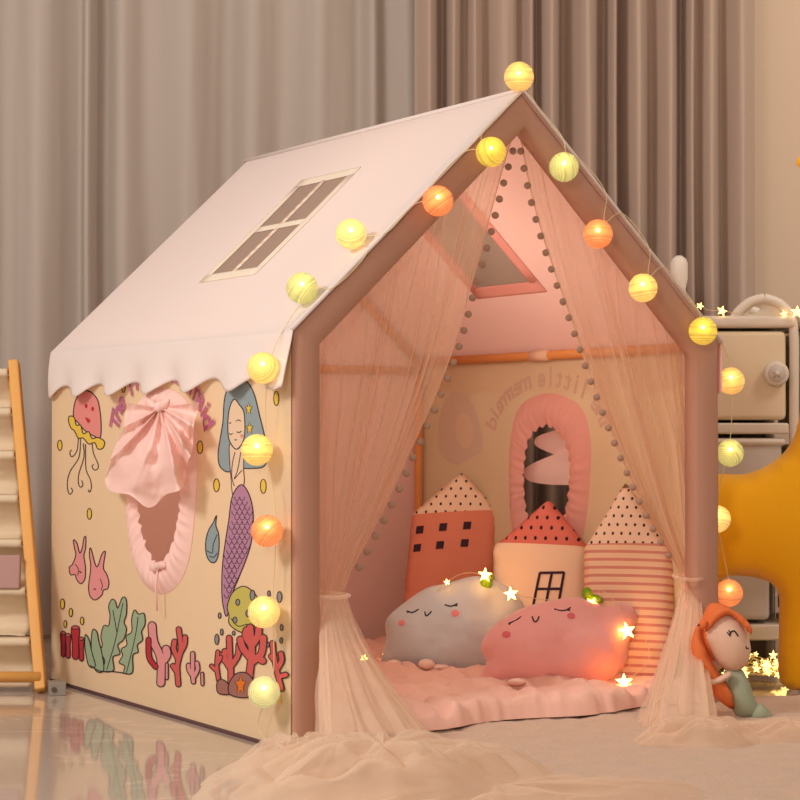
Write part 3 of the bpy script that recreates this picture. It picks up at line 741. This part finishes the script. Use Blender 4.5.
# ================================================================ PLUSH PILLOWS
emb = mat('embroidery', (48, 36, 42), .8); leafm = mat('leaf_felt', (128, 168, 30), .8, bump=.4, bscale=300); footm = mat('foot_plush', (250, 216, 200), .9, bump=.3, bscale=300)
def plush(name, label, Fr, outline, T, rgb, faces, cheeks, leaves, feet, cheekrgb, wob=.10):
    t = thing(name, label, 'plush pillow', Fr.o, Fr.rot)
    cloth = mat(name+'_cloth', rgb, .9, 0, bump=.2, bscale=260, sheen=.35)
    inf = Inflate([Vector(Fr.uv(*p)) for p in outline], T, .5, True, 42, wob=wob)
    b = MB(); inf.mesh(b, cloth); b.build('body', t)
    for kind, pts in faces:
        b = MB(); pp = cr([Vector((*p, 0)) for p in pts], 6)
        b.tube([inf.at(*Fr.uv(p.x, p.y), .0005) for p in pp], .0016, emb, 6)
        if kind == 'eye':
            for k in (.45, .75):
                a = along(pp, k); c = a+Vector((2.2, 2.6, 0)) if k > .5 else a+Vector((.3, 3, 0))
        b.build(kind, t)
    cm = mat(name+'_cheek', cheekrgb, .9)
    for (x, y, r) in cheeks:
        b = MB(); c = inf.at(*Fr.uv(x, y)); n = 16; ring = [inf.at(*Fr.uv(x+r*math.cos(2*PI*i/n), y+.85*r*math.sin(2*PI*i/n)), .0012) for i in range(n)]
        b.add([inf.at(*Fr.uv(x, y), .002)]+ring, [(0, 1+i, 1+(i+1) % n) for i in range(n)], cm); b.build('cheek', t)
    for (x, y, rx, rz, rot, out) in leaves:
        u, v = Fr.uv(x, y); s = Fr.sc(); b = MB(); out = min(inf.at(u, v).y-.004, -.02); b.ell((u, out, v), (rx*s, rx*s*.6, rz*s), leafm, Euler((0, rot, 0)).to_matrix()); b.build('leaf', t)
    for (x, y, rx, rz, out) in feet:
        u, v = Fr.uv(x, y); s = Fr.sc(); b = MB(); b.ell((u, out, v), (rx*s, .03, rz*s), footm); b.build('foot', t)
    return t
z5 = lambda pts: [(370+a/5.333, 560+b/5.333) for a, b in pts]; z6 = lambda pts: [(480+a/4.444, 560+b/4.444) for a, b in pts]
FG = Frame(450, 668, 4.28, -YAW+.0, .18)
plush('grey_plush_pillow', 'pale grey sleepy-faced plush pillow with one green leaf', FG,
      z5([(60, 545), (85, 430), (82, 340), (110, 288), (200, 215), (300, 150), (390, 128), (470, 106), (540, 88), (610, 90), (700, 122), (790, 190), (830, 270), (835, 400), (790, 540), (700, 600), (580, 606), (430, 612), (220, 582), (100, 568)]),
      .095, (208, 212, 214), [('eye', z5([(195, 281), (225, 292), (258, 275)])), ('eye', z5([(393, 256), (428, 265), (460, 252)])), ('mouth', z5([(290, 290), (296, 312), (310, 306), (325, 290)])),
      ('eyelash', z5([(205, 285), (198, 293)])), ('eyelash', z5([(448, 260), (458, 264)]))],
      [(370+168/5.333, 560+347/5.333, 3.4), (370+448/5.333, 560+303/5.333, 4.0)], [(485, 586, 5.5, 9.5, .15, -.045), (489, 581, 4, 6, .6, -.04)],
      [(394, 666, 8, 4.2, -.075), (426, 667, 8.5, 5.4, -.09), (440, 670, 9, 3.2, -.085)], (244, 150, 150))
FPk = Frame(560, 684, 4.02, -YAW+.05, .18)
plush('pink_plush_pillow', 'pink sleepy-faced plush pillow with two green leaves in front of the grey one', FPk,
      z6([(3, 400), (15, 350), (50, 300), (110, 255), (200, 210), (310, 180), (430, 165), (490, 176), (560, 203), (620, 192), (672, 202), (697, 240), (690, 300), (662, 370), (655, 440), (620, 500), (560, 550), (440, 572), (300, 566), (220, 566), (130, 562), (0, 568), (10, 500), (28, 450)]),
      .10, (240, 170, 165), [('eye', z6([(116, 290), (145, 278), (172, 260)])), ('eye', z6([(312, 230), (335, 238), (360, 237), (382, 224)])), ('mouth', z6([(216, 262), (222, 284), (234, 284), (245, 262)])),
      ('eyelash', z6([(125, 288), (118, 298)])), ('eyelash', z6([(362, 236), (378, 238)]))],
      [(480+103/4.444, 560+340/4.444, 4.0), (480+380/4.444, 560+264/4.444, 4.0)], [(586, 594.5, 5.5, 6.5, -.3, -.04), (595, 600, 7.5, 4.5, .35, -.045)],
      [(512, 684, 9, 3.6, -.085), (571, 685, 8.5, 4.4, -.10)], (222, 108, 116))
# ================================================================ COTTON BALL LIGHTS
wire_m = mat('wire', (120, 100, 80), .6); wirew = mat('clear_wire', (226, 206, 160), .4)
led_m = mat('led', (255, 240, 200), .5, emit=55, ecol=(255, 222, 140))
ball_cols = {'yellow': (255, 226, 152), 'cream': (255, 218, 150), 'lime': (236, 216, 110), 'orange': (255, 172, 122), 'green': (216, 218, 160), 'pale': (255, 232, 168), 'mint': (222, 224, 184)}
def ball_mat(k):
    rgb = ball_cols[k]; m = bpy.data.materials.new('thread_ball_'+k); m.use_nodes = True; nt = m.node_tree; nt.nodes.clear(); L = nt.links
    out = nt.nodes.new('ShaderNodeOutputMaterial'); tc = nt.nodes.new('ShaderNodeTexCoord'); w = nt.nodes.new('ShaderNodeTexWave')
    w.wave_type = 'RINGS'; w.rings_direction = 'X'; w.inputs['Scale'].default_value = 105; w.inputs['Distortion'].default_value = 4; w.inputs['Detail'].default_value = 3; w.inputs['Detail Scale'].default_value = 30
    L.new(tc.outputs['Object'], w.inputs['Vector'])
    nz = nt.nodes.new('ShaderNodeTexVoronoi'); nz.inputs['Scale'].default_value = 420; L.new(tc.outputs['Object'], nz.inputs['Vector'])
    c = lin(rgb); col = mixc(nt, E(nt, w.outputs[1])*.55+(E(nt, nz.outputs[0])*.6), tuple(x*.60 for x in c), c)
    d = nt.nodes.new('ShaderNodeBsdfDiffuse'); L.new(col, d.inputs[0]); t = nt.nodes.new('ShaderNodeBsdfTranslucent'); L.new(col, t.inputs[0])
    e = nt.nodes.new('ShaderNodeEmission'); L.new(col, e.inputs[0]); e.inputs[1].default_value = .24
    mx = nt.nodes.new('ShaderNodeMixShader'); mx.inputs[0].default_value = .6; L.new(d.outputs[0], mx.inputs[1]); L.new(t.outputs[0], mx.inputs[2])
    ad = nt.nodes.new('ShaderNodeAddShader'); L.new(mx.outputs[0], ad.inputs[0]); L.new(e.outputs[0], ad.inputs[1])
    tr = nt.nodes.new('ShaderNodeBsdfTransparent'); m2_ = nt.nodes.new('ShaderNodeMixShader')
    f = E(nt, w.outputs[1])*.25+.68; L.new(f.v, m2_.inputs[0]); L.new(tr.outputs[0], m2_.inputs[1]); L.new(ad.outputs[0], m2_.inputs[2])
    L.new(m2_.outputs[0], out.inputs[0]); return m
bm_ = {k: ball_mat(k) for k in ball_cols}
ballL = thing('ball_string_lights', 'string of glowing yellow and orange cotton ball lights around the tent front', 'string lights', (0.5, -.02, R))
OL = Vector((0.5, -.02, R))
def dg(pt, n): return pt
balls = []   # (px,py,col,plane)
RB = .0285
def ballpos(px, py, kind):
    if kind == 'side': return onp(px, py, (-.042, 0, 0), (1, 0, 0))
    if kind == 'roof': return onp(px, py, Vector((0, 0, H))+nL*.030, nL)
    if kind == 'apex': return onp(px, py, (0, -.01, 0), (0, 1, 0))
    if kind == 'front': return onp(px, py, (0, -.05, 0), (0, 1, 0))
    if kind == 'right': return onp(px, py, (1.035, 0, 0), (1, 0, 0))
    if kind == 'rfront': return onp(px, py, (0, .03, 0), (0, 1, 0))
seq = [(264, 692, 'mint', 'side'), (264, 612, 'pale', 'side'), (267, 531, 'orange', 'side'), (257, 450, 'yellow', 'side'), (263, 368, 'yellow', 'side'), (302, 288, 'green', 'roof'), (351, 234, 'pale', 'roof'),
       (438, 201, 'orange', 'front'), (491, 152, 'lime', 'front'), (519, 79, 'cream', 'apex'), (564, 167, 'green', 'front'), (598, 234, 'orange', 'front'), (643, 288, 'yellow', 'front'), (703, 331, 'lime', 'front'),
       (731, 381, 'cream', 'rfront'), (730, 453, 'green', 'rfront'), (717, 519, 'pale', 'rfront'), (729, 593, 'orange', 'rfront')]
lab = {'orange': 'orange cotton ball', 'lime': 'lime yellow cotton ball', 'green': 'pale green cotton ball', 'mint': 'white green cotton ball', 'cream': 'warm cream cotton ball', 'pale': 'pale yellow cotton ball', 'yellow': 'yellow cotton ball'}
centers = []
proto = {}; ledp = None
rnd = random.Random(4)
for i, (px, py, k, pl) in enumerate(seq):
    c = ballpos(px, py, pl)
    if pl == 'apex': c.z = max(c.z, R+.027)
    rr = RB*(1.0 if i not in (14, 15, 16, 17) else .92)
    if k not in proto:
        b = MB(); b.ell((0, 0, 0), RB, bm_[k], n=28, k=18); o_ = b.build('cotton_ball', ballL); proto[k] = o_
    else: o_ = proto[k].copy(); C.objects.link(o_); o_.parent = ballL
    o_.location = c-OL; o_.rotation_euler = (rnd.random()*3, rnd.random()*3, rnd.random()*3); o_['label'] = lab[k]
    centers.append(c)
    if ledp is None: b = MB(); b.ell((0, 0, 0), .0034, led_m, n=8, k=6); l_ = b.build('led_bulb', o_); ledp = l_
    else: l_ = ledp.copy(); C.objects.link(l_); l_.parent = o_
    tocam = (CAM-c).normalized(); want = tocam*.018+Vector((0, 0, .007))
    l_.location = o_.rotation_euler.to_matrix().inverted() @ want
wp = [G(270, 745, .01), LP(258, 722, .02)]
for i, c in enumerate(centers):
    off = Vector((0, .012, 0)) if 6 < i < 14 else (Vector((.02, 0, 0)) if i < 5 else Vector((0, 0, 0)))
    if 4 < i < 14:
        sg = 1 if c.x < .5 else -1; di = Vector((.5, 0, sg*(R-H))).normalized(); e0 = Vector((0 if sg > 0 else 1, -.016, H+.003))
        ft = e0+di*((c-e0).dot(di)); ft.y = -.018
        if i == 9: ft = Vector((.5, -.018, R+.004))
        if i > 5: wp.append(ft-di*.03)
        wp.append(c*.6+ft*.4)
        wp.append(ft+di*.03 if i != 9 else ft+Vector((.03, 0, -.03)))
    else: wp.append(c+off*.9+Vector((0, 0, .024)))
b = MB(); pth = cr(wp, 8); b.tube([p-OL for p in pth], .0009, wirew, 5); b.build('wire', ballL)
# ================================================================ STAR LIGHTS
star_m = mat('star_glow', (255, 226, 150), .5, emit=20, ecol=(255, 176, 76)); star_h = mat('star_heap', (255, 230, 160), .5, emit=3.2, ecol=(255, 214, 120)); star_d = mat('star_dim', (255, 190, 110), .5, emit=5, ecol=(255, 160, 60))
def star_mesh(r, t, m):
    b = MB(); ring = [(r*(1 if i % 2 == 0 else .42)*math.sin(i*PI/5), 0, r*(1 if i % 2 == 0 else .42)*math.cos(i*PI/5)) for i in range(10)]
    b.add([(0, -t, 0), (0, t, 0)]+ring, [(0, 2+(i+1) % 10, 2+i) for i in range(10)]+[(1, 2+i, 2+(i+1) % 10) for i in range(10)], m); return b
def star_string(name, label, pts, r, root, extra=None, wm=wirew, wr=.0008, sm=None):
    t = thing(name, label, 'string lights', root, group='star string lights'); R0 = Vector(root)
    first = star_mesh(r, r*.35, sm or star_m).build('star', t, smooth=False); k = 0; rn = random.Random(2)
    for p, s in pts:
        o_ = first if k == 0 else first.copy()
        if k: C.objects.link(o_); o_.parent = t
        o_.location = p-R0; o_.scale = (s, s, s); o_.rotation_euler = (rn.uniform(-.3, .3), rn.uniform(-.5, .5), -YAW+rn.uniform(-.4, .4)); k += 1
    b = MB(); path = cr(extra or [p for p, s in pts], 10); b.tube([p-R0 for p in path], wr, wm, 5); b.build('wire', t); return t
sp = [(at(364, 658, 3.72), .55), (at(384, 655, 4.3), .3), (at(447, 582, 4.24), .45), (at(485, 575, 4.23), 1), (at(511, 594, 4.18), 1), (at(592, 603, 4.02), .8), (at(627, 631, 3.97), 1.15), (at(624, 682, 3.93), 1.1)]
P = [p for p, s in sp]
ext = P[:6]+[at(600, 590, 4.05), at(618, 606, 4.0), P[6], at(645, 640, 3.96), at(648, 662, 3.95), P[7]]
star_string('star_string_lights', 'glowing star string lights draped over the plush pillows in the tent', sp, .0165, P[5], ext)
# ================================================================ MERMAID DOLL
FD = Frame(735, 716, 3.76, -YAW, .08); z7 = lambda pts: [(600+a/4, 540+b/4) for a, b in pts]
doll = thing('mermaid_doll', 'soft mermaid doll with orange hair and green body beside the right tent post', 'doll', FD.o, FD.rot)
sk = mat('doll_skin', (226, 190, 166), .9, bump=.2, bscale=400); hr = mat('doll_hair', (226, 120, 66), .9, bump=.3, bscale=300); gr = mat('doll_green', (158, 166, 142), .9, bump=.3, bscale=300)
def soft(name, pts, T, m, yo=0, par=doll, Fr=FD, n=22, pw=.5):
    inf = Inflate([Vector(Fr.uv(*p)) for p in pts], T, pw, True, n); b = MB(); inf.mesh(b, m); o_ = b.build(name, par); o_.location = (0, yo, 0); return inf
soft('hair', z7([(405, 330), (440, 258), (490, 256), (545, 285), (590, 345), (592, 378), (560, 400), (470, 480), (430, 470), (400, 420), (380, 380)]), .045, hr, .012)
hd = soft('head', z7([(408, 372), (432, 305), (500, 278), (560, 318), (594, 395), (600, 455), (578, 505), (530, 528), (482, 505), (440, 450)]), .048, sk, -.006)
soft('fringe', z7([(410, 365), (425, 300), (465, 268), (510, 275), (560, 305), (592, 350), (590, 378), (560, 345), (505, 300), (460, 318)]), .016, hr, -.040)
soft('hair_tress', z7([(392, 330), (362, 390), (362, 450), (395, 520), (432, 590), (470, 640), (528, 676), (528, 620), (490, 560), (440, 480), (405, 400)]), .022, hr, -.018)
soft('hair_tie', z7([(385, 330), (395, 312), (415, 325), (412, 350), (392, 352)]), .012, hr, -.04)
soft('body', z7([(500, 520), (560, 512), (592, 560), (622, 640), (645, 705), (560, 712), (525, 670), (498, 590)]), .035, gr, 0)
soft('tail_fin', z7([(600, 690), (630, 650), (660, 672), (682, 708), (640, 722), (600, 718)]), .014, gr, -.02)
soft('arm', z7([(396, 545), (440, 552), (500, 522), (512, 540), (460, 572), (400, 572)]), .011, sk, -.040)
b = MB(); b.tube([Vector(hd.at(*FD.uv(p.x, p.y), .0008))+Vector((0, -.006, 0)) for p in cr([Vector((*q, 0)) for q in z7([(500, 382), (505, 366), (520, 362), (534, 382)])], 6)], .0016, emb, 6)
for l in ([(500, 378), (490, 366)], [(504, 370), (496, 358)]): b.tube([Vector(hd.at(*FD.uv(*p), .001))+Vector((0, -.006, 0)) for p in z7(l)], .0011, emb, 5)
b.build('eye', doll)
b = MB(); b.tube([Vector(hd.at(*FD.uv(p.x, p.y), .0008))+Vector((0, -.006, 0)) for p in cr([Vector((*q, 0)) for q in z7([(568, 422), (573, 432), (582, 430)])], 5)], .0011, emb, 6); b.build('mouth', doll)
# ================================================================ GIRAFFE
FGi = Frame(780, 680, 4.22, -YAW, 0); ym = mat('giraffe_plush', (250, 182, 14), .85, bump=.15, bscale=300, sheen=.2)
gi = thing('giraffe_plush', 'big plain yellow plush giraffe standing at the right edge behind the doll', 'plush toy', FGi.o, FGi.rot)
soft('body', [(676, 500), (688, 480), (715, 474), (745, 474), (768, 465), (786, 450), (797, 428), (802, 390), (806, 330), (812, 270), (820, 225), (850, 215), (868, 230), (866, 300), (872, 400), (885, 450), (900, 490), (905, 560), (903, 684), (870, 690), (862, 610), (830, 600), (833, 684), (815, 689), (781, 683), (779, 620), (778, 592), (762, 579), (725, 577), (722, 600), (722, 660), (718, 672), (690, 672), (683, 600), (676, 560)], .085, ym, 0, gi, FGi, 60, .42)
soft('head', [(808, 236), (812, 214), (826, 196), (850, 190), (872, 205), (870, 235), (845, 250), (818, 250)], .06, ym, 0, gi, FGi, 24)
b = MB()
for x in (803, 832):
    u, v = FGi.uv(x, 162); u2, v2 = FGi.uv(x+14, 200); b.ell((u, 0, v), .014, ym); b.tube([(u, 0, v), (u2, 0, v2)], .008, ym, 10)
b.build('horns', gi)
# ================================================================ CABINET
plastic = mat('white_plastic', (226, 216, 202), .4, spec=.4); plast2 = mat('cream_plastic', (232, 216, 186), .45); binm = mat('bin_plastic', (206, 198, 190), .45); dk = mat('cabinet_inside', (150, 130, 112), .8)
cd = 4.56; cabo = room(.70, cd, 0)
cab = thing('drawer_cabinet', 'white plastic toy storage cabinet with round drawer knob and arched side', 'cabinet', cabo, (0, 0, -YAW))
def cl(px, py): p = at(px, py, cd); q_ = p-cabo; return q_.dot(RV), p.z
def cbox(b, x0, y0_, x1, y1_, ya, yb, m):
    a = cl(x0, y0_); c = cl(x1, y1_); b.box(((a[0]+c[0])/2, (ya+yb)/2, (a[1]+c[1])/2), (abs(c[0]-a[0]), yb-ya, abs(c[1]-a[1])), m)
b = MB(); cbox(b, 640, 316, 795, 328, -.015, .34, plastic); b.build('top_board', cab, bevel=.008, smooth=True)
b = MB(); cbox(b, 640, 328, 800, 672, .30, .33, dk); b.build('back_panel', cab, smooth=False)
b = MB(); cbox(b, 640, 331, 786, 420, -.01, .28, plast2); dr = b.build('drawer', cab, bevel=.012)
b = MB(); u, v = cl(774, 374); 
b.tube([(u, -.012, v), (u, -.03, v), (u, -.034, v), (u, -.036, v)], [.028, .030, .026, .0235], plastic, 28)
b.tube([(u, -.036, v), (u, -.037, v)], [.021, .0205], binm, 28)
sb = star_mesh(.014, .004, plastic); b.add([(x+u, y-.037, z+v) for x, y, z in sb.v], sb.f, plastic); b.build('knob', dr)
b = MB(); cbox(b, 640, 423, 788, 434, -.015, .3, plastic); b.build('shelf_board', cab, bevel=.005)
b = MB(); cbox(b, 655, 441, 782, 520, -.005, .27, binm); cbox(b, 650, 438, 785, 446, -.012, .27, plastic); b.build('bin', cab, bevel=.008)
b = MB(); cbox(b, 640, 527, 788, 538, -.015, .3, plastic); b.build('shelf_board', cab, bevel=.005)
b = MB(); cbox(b, 655, 545, 770, 620, -.005, .27, binm); b.build('bin', cab, bevel=.012)
b = MB(); cbox(b, 640, 624, 790, 640, -.015, .3, plastic); b.build('shelf_board', cab, bevel=.006)
b = MB()
for yy in (.0, .30):
    A_ = [cl(x, y) for x, y in [(794, 674), (794, 500), (794, 400), (794, 340), (791, 318), (780, 304), (764, 298)]]
    b.tube(cr([(a[0], yy, a[1]) for a in A_], 8), .0115, plastic, 12)
    if yy == 0:
        A_ = [cl(x, y) for x, y in [(764, 298), (750, 302), (738, 312), (734, 320)]]
        b.tube(cr([(a[0], yy, a[1]) for a in A_], 8), .0115, plastic, 12)
b.build('side_frame', cab)
b = MB(); A_ = [cl(x, y) for x, y in [(736, 319), (742, 309), (752, 302), (764, 300), (777, 305), (788, 318)]]
H_ = [cl(x, y) for x, y in [(748, 314), (754, 306), (762, 308), (756, 314)]]
vs_ = cr([Vector((*a, 0)) for a in A_], 6)
for yy, fl in ((.006, 1), (.014, -1)):
    tr = tessellate_polygon([vs_, [Vector((*a, 0)) for a in H_]]); al = [(p[0], yy, p[1]) for p in vs_]+[(a[0], yy, a[1]) for a in H_]
    b.add(al, [tuple(t)[::fl] for t in tr], plastic)
b.build('arched_crest', cab, smooth=False)
# second column to the right, going out of frame
b = MB(); cbox(b, 800, 331, 960, 430, .0, .28, plast2); cbox(b, 800, 445, 960, 520, .0, .28, binm); cbox(b, 800, 545, 960, 620, .0, .28, binm); b.build('drawer', cab, bevel=.01)
b = MB(); cbox(b, 800, 316, 965, 328, -.01, .34, plastic); cbox(b, 800, 624, 965, 640, -.01, .3, plastic); b.build('shelf_board', cab, bevel=.005)
# rabbit ornament on the cabinet
ro = room(.655, 4.66, cl(0, 316)[1]+.0)
rab = thing('rabbit_ornament', 'white rabbit ornament with tall ears on the cabinet, half hidden by the tent', 'ornament', (ro.x, ro.y, 0), (0, 0, -YAW))
def rl(px, py): p = at(px, py, 4.66); q_ = p-Vector((ro.x, ro.y, 0)); return q_.dot(RV), p.z
u, v = rl(670, 300); b = MB(); b.ell((u, 0, v+.012), (.040, .035, .042), plastic); zb = cl(0, 316)[1]; b.ell((u, 0, zb+.032), (.036, .032, .034), plastic); b.build('body', rab)
for (x0, y0_, x1, y1_, r) in ((679, 294, 679, 263, .021), (663, 294, 663, 276, .012)):
    a = rl(x0, y0_); c = rl(x1, y1_); b = MB(); b.tube([(a[0], 0, a[1]-.01), (a[0], 0, a[1]+.01), ((a[0]+c[0])/2, 0, (a[1]+c[1])/2), (c[0], 0, c[1]), (c[0], 0, c[1]+r*.5), (c[0], 0, c[1]+r*.85)], [r*.6, r*.75, r, r, r*.8, r*.3], plastic, 14); b.build('ear', rab)
# star lights on the cabinet top
zt = cl(0, 316)[1]+.008
cp = [(at(700, 306, 4.575), .7), (at(722, 311, 4.545), 1), (at(784, 314, 4.545), .7), (at(797, 312, 4.53), 1.1)]
star_string('star_string_lights', 'star string lights glowing along the top edge of the white cabinet', cp, .0145, cp[1][0], [at(688, 304, 4.6), cp[0][0], at(708, 310, 4.54), cp[1][0], at(745, 314, 4.53), cp[2][0], cp[3][0], at(812, 316, 4.52)], sm=star_h)
# heap of star lights on the floor
pr = random.Random(6); hp = G(756, 668, .0); hp = room((756-400)/FPX*4.36, 4.36, 0)
pts = []
for i in range(34):
    a = pr.random()*2*PI; r_ = math.sqrt(pr.random()); l = .075*r_*math.cos(a); d = .05*r_*math.sin(a)
    z = .012+.075*pr.random()*(1-r_*.6); pts.append((hp+RV*l+FV*d+Vector((0, 0, z)), .55+.5*pr.random()))
loop = cr([p for p, s in pts], 4)
star_string('star_string_lights', 'tangled heap of star string lights glowing on the floor under the giraffe', pts, .0125, (hp.x, hp.y, 0), [p for p, s in pts], wirew, .0012, star_h)
# ================================================================ BOOKSHELF
fd = 4.19; canv = mat('sling_canvas', (236, 218, 188), .85, .15, bump=.2, bscale=500)
fo = at(43, 693, fd); fo.z = 0
bs = thing('sling_bookshelf', 'wooden sling bookshelf with cream canvas pockets at the left edge', 'bookshelf', fo, (0, 0, -YAW))
def bl(px, py, d): p = at(px, py, d); q_ = p-fo; return Vector((q_.dot(RV), q_.dot(FV), p.z))
top = bl(14, 362, 4.50); bot = Vector((-.004, 0, .006))
WSH = .62
def rail(x): return bot.lerp(top, x)
def barbox(b, p, q_, w, t, m):
    p, q_ = Vector(p), Vector(q_); z = (q_-p).normalized(); x = Vector((1, 0, 0)); x = (x-z*x.dot(z)).normalized(); y = z.cross(x)
    b.box((p+q_)/2, (w, t, (q_-p).length), m, (x, y, z))
for sx in (0, 1):
    b = MB(); f = (lambda p: p) if sx == 0 else (lambda p: Vector((-WSH-p.x, p.y, p.z)))
    barbox(b, f(bot), f(top), .024, .034, woodl); b.build('side_rail', bs, bevel=.004)
    b = MB(); barbox(b, f(Vector((bot.x-.045, .22, .006))), f(Vector((top.x-.003, top.y+.012, top.z-.03))), .022, .03, woodl); b.build('rear_leg', bs, bevel=.004)
b = MB(); pL = rail(.02); b.tube([(-WSH, 0, .036), (-.006, 0, .036)], .012, woodl, 10); b.build('bottom_rail', bs)
levels = [372, 414, 459, 504, 549, 596, 645]
for i, py in enumerate(levels):
    t_ = (693-py)/(693-362.); p = rail(t_); p0 = rail(max(t_-.125, .02))
    xr = p.x-.014; xl = -WSH-p.x+.014
    b = MB()
    def fn(u, v):
        x = xl+(xr-xl)*u
        if v < .12: a = v/.12*PI; return (x, p.y-.012*math.sin(a)-.006, p.z+.010*math.cos(a)-.003)
        w = (v-.12)/.88; sag = math.sin(PI*w*.5)
        zz = p.z-.012-(p.z-p0.z+.0)*sag*.98-.004*fbm((x*14, w*3, i), 2); yy = p.y-.006+.05*math.sin(PI*w)+(p0.y-p.y)*w*.2+.006*fbm((x*10, w*4, i+3), 3)
        return (x, yy, zz)
    b.grid(fn, 50, 22, canv); b.tube([(xl-.01, p.y, p.z), (xr+.01, p.y, p.z)], .007, woodl, 8); b.build('sling_pocket', bs, solid=.0015)
bkm = mat('mauve_cover', (176, 138, 132), .6); b = MB(); c = bl(-2, 572, 4.27)
b.box((0, 0, 0), (.10, .016, .075), bkm); b.box((0, .0, 0), (.098, .012, .071), mat('paper', (230, 220, 200), .8)); o_ = b.build('picture_book', bevel=.003)
wpos = fo+RV*c.x+FV*(c.y)+Vector((0, 0, c.z)); o_.location = wpos; o_.rotation_euler = (-.15, 0, -YAW); tag(o_, 'mauve covered book in a canvas pocket of the bookshelf', 'book')
# little block on floor
b = MB(); gm = mat('grey_block', (150, 140, 130), .5); b.box((0, 0, .014), (.036, .05, .028), gm); b.tube([(-.008, -.026, .014), (-.008, -.029, .014)], .006, mat('block_dark', (90, 80, 76), .6), 10)
o_ = b.build('small_block', bevel=.003); g = G(61, 694, 0); o_.location = (g.x-.01, g.y, 0); o_.rotation_euler = (0, 0, -.3); tag(o_, 'small grey block on the tiles between bookshelf and tent', 'block')
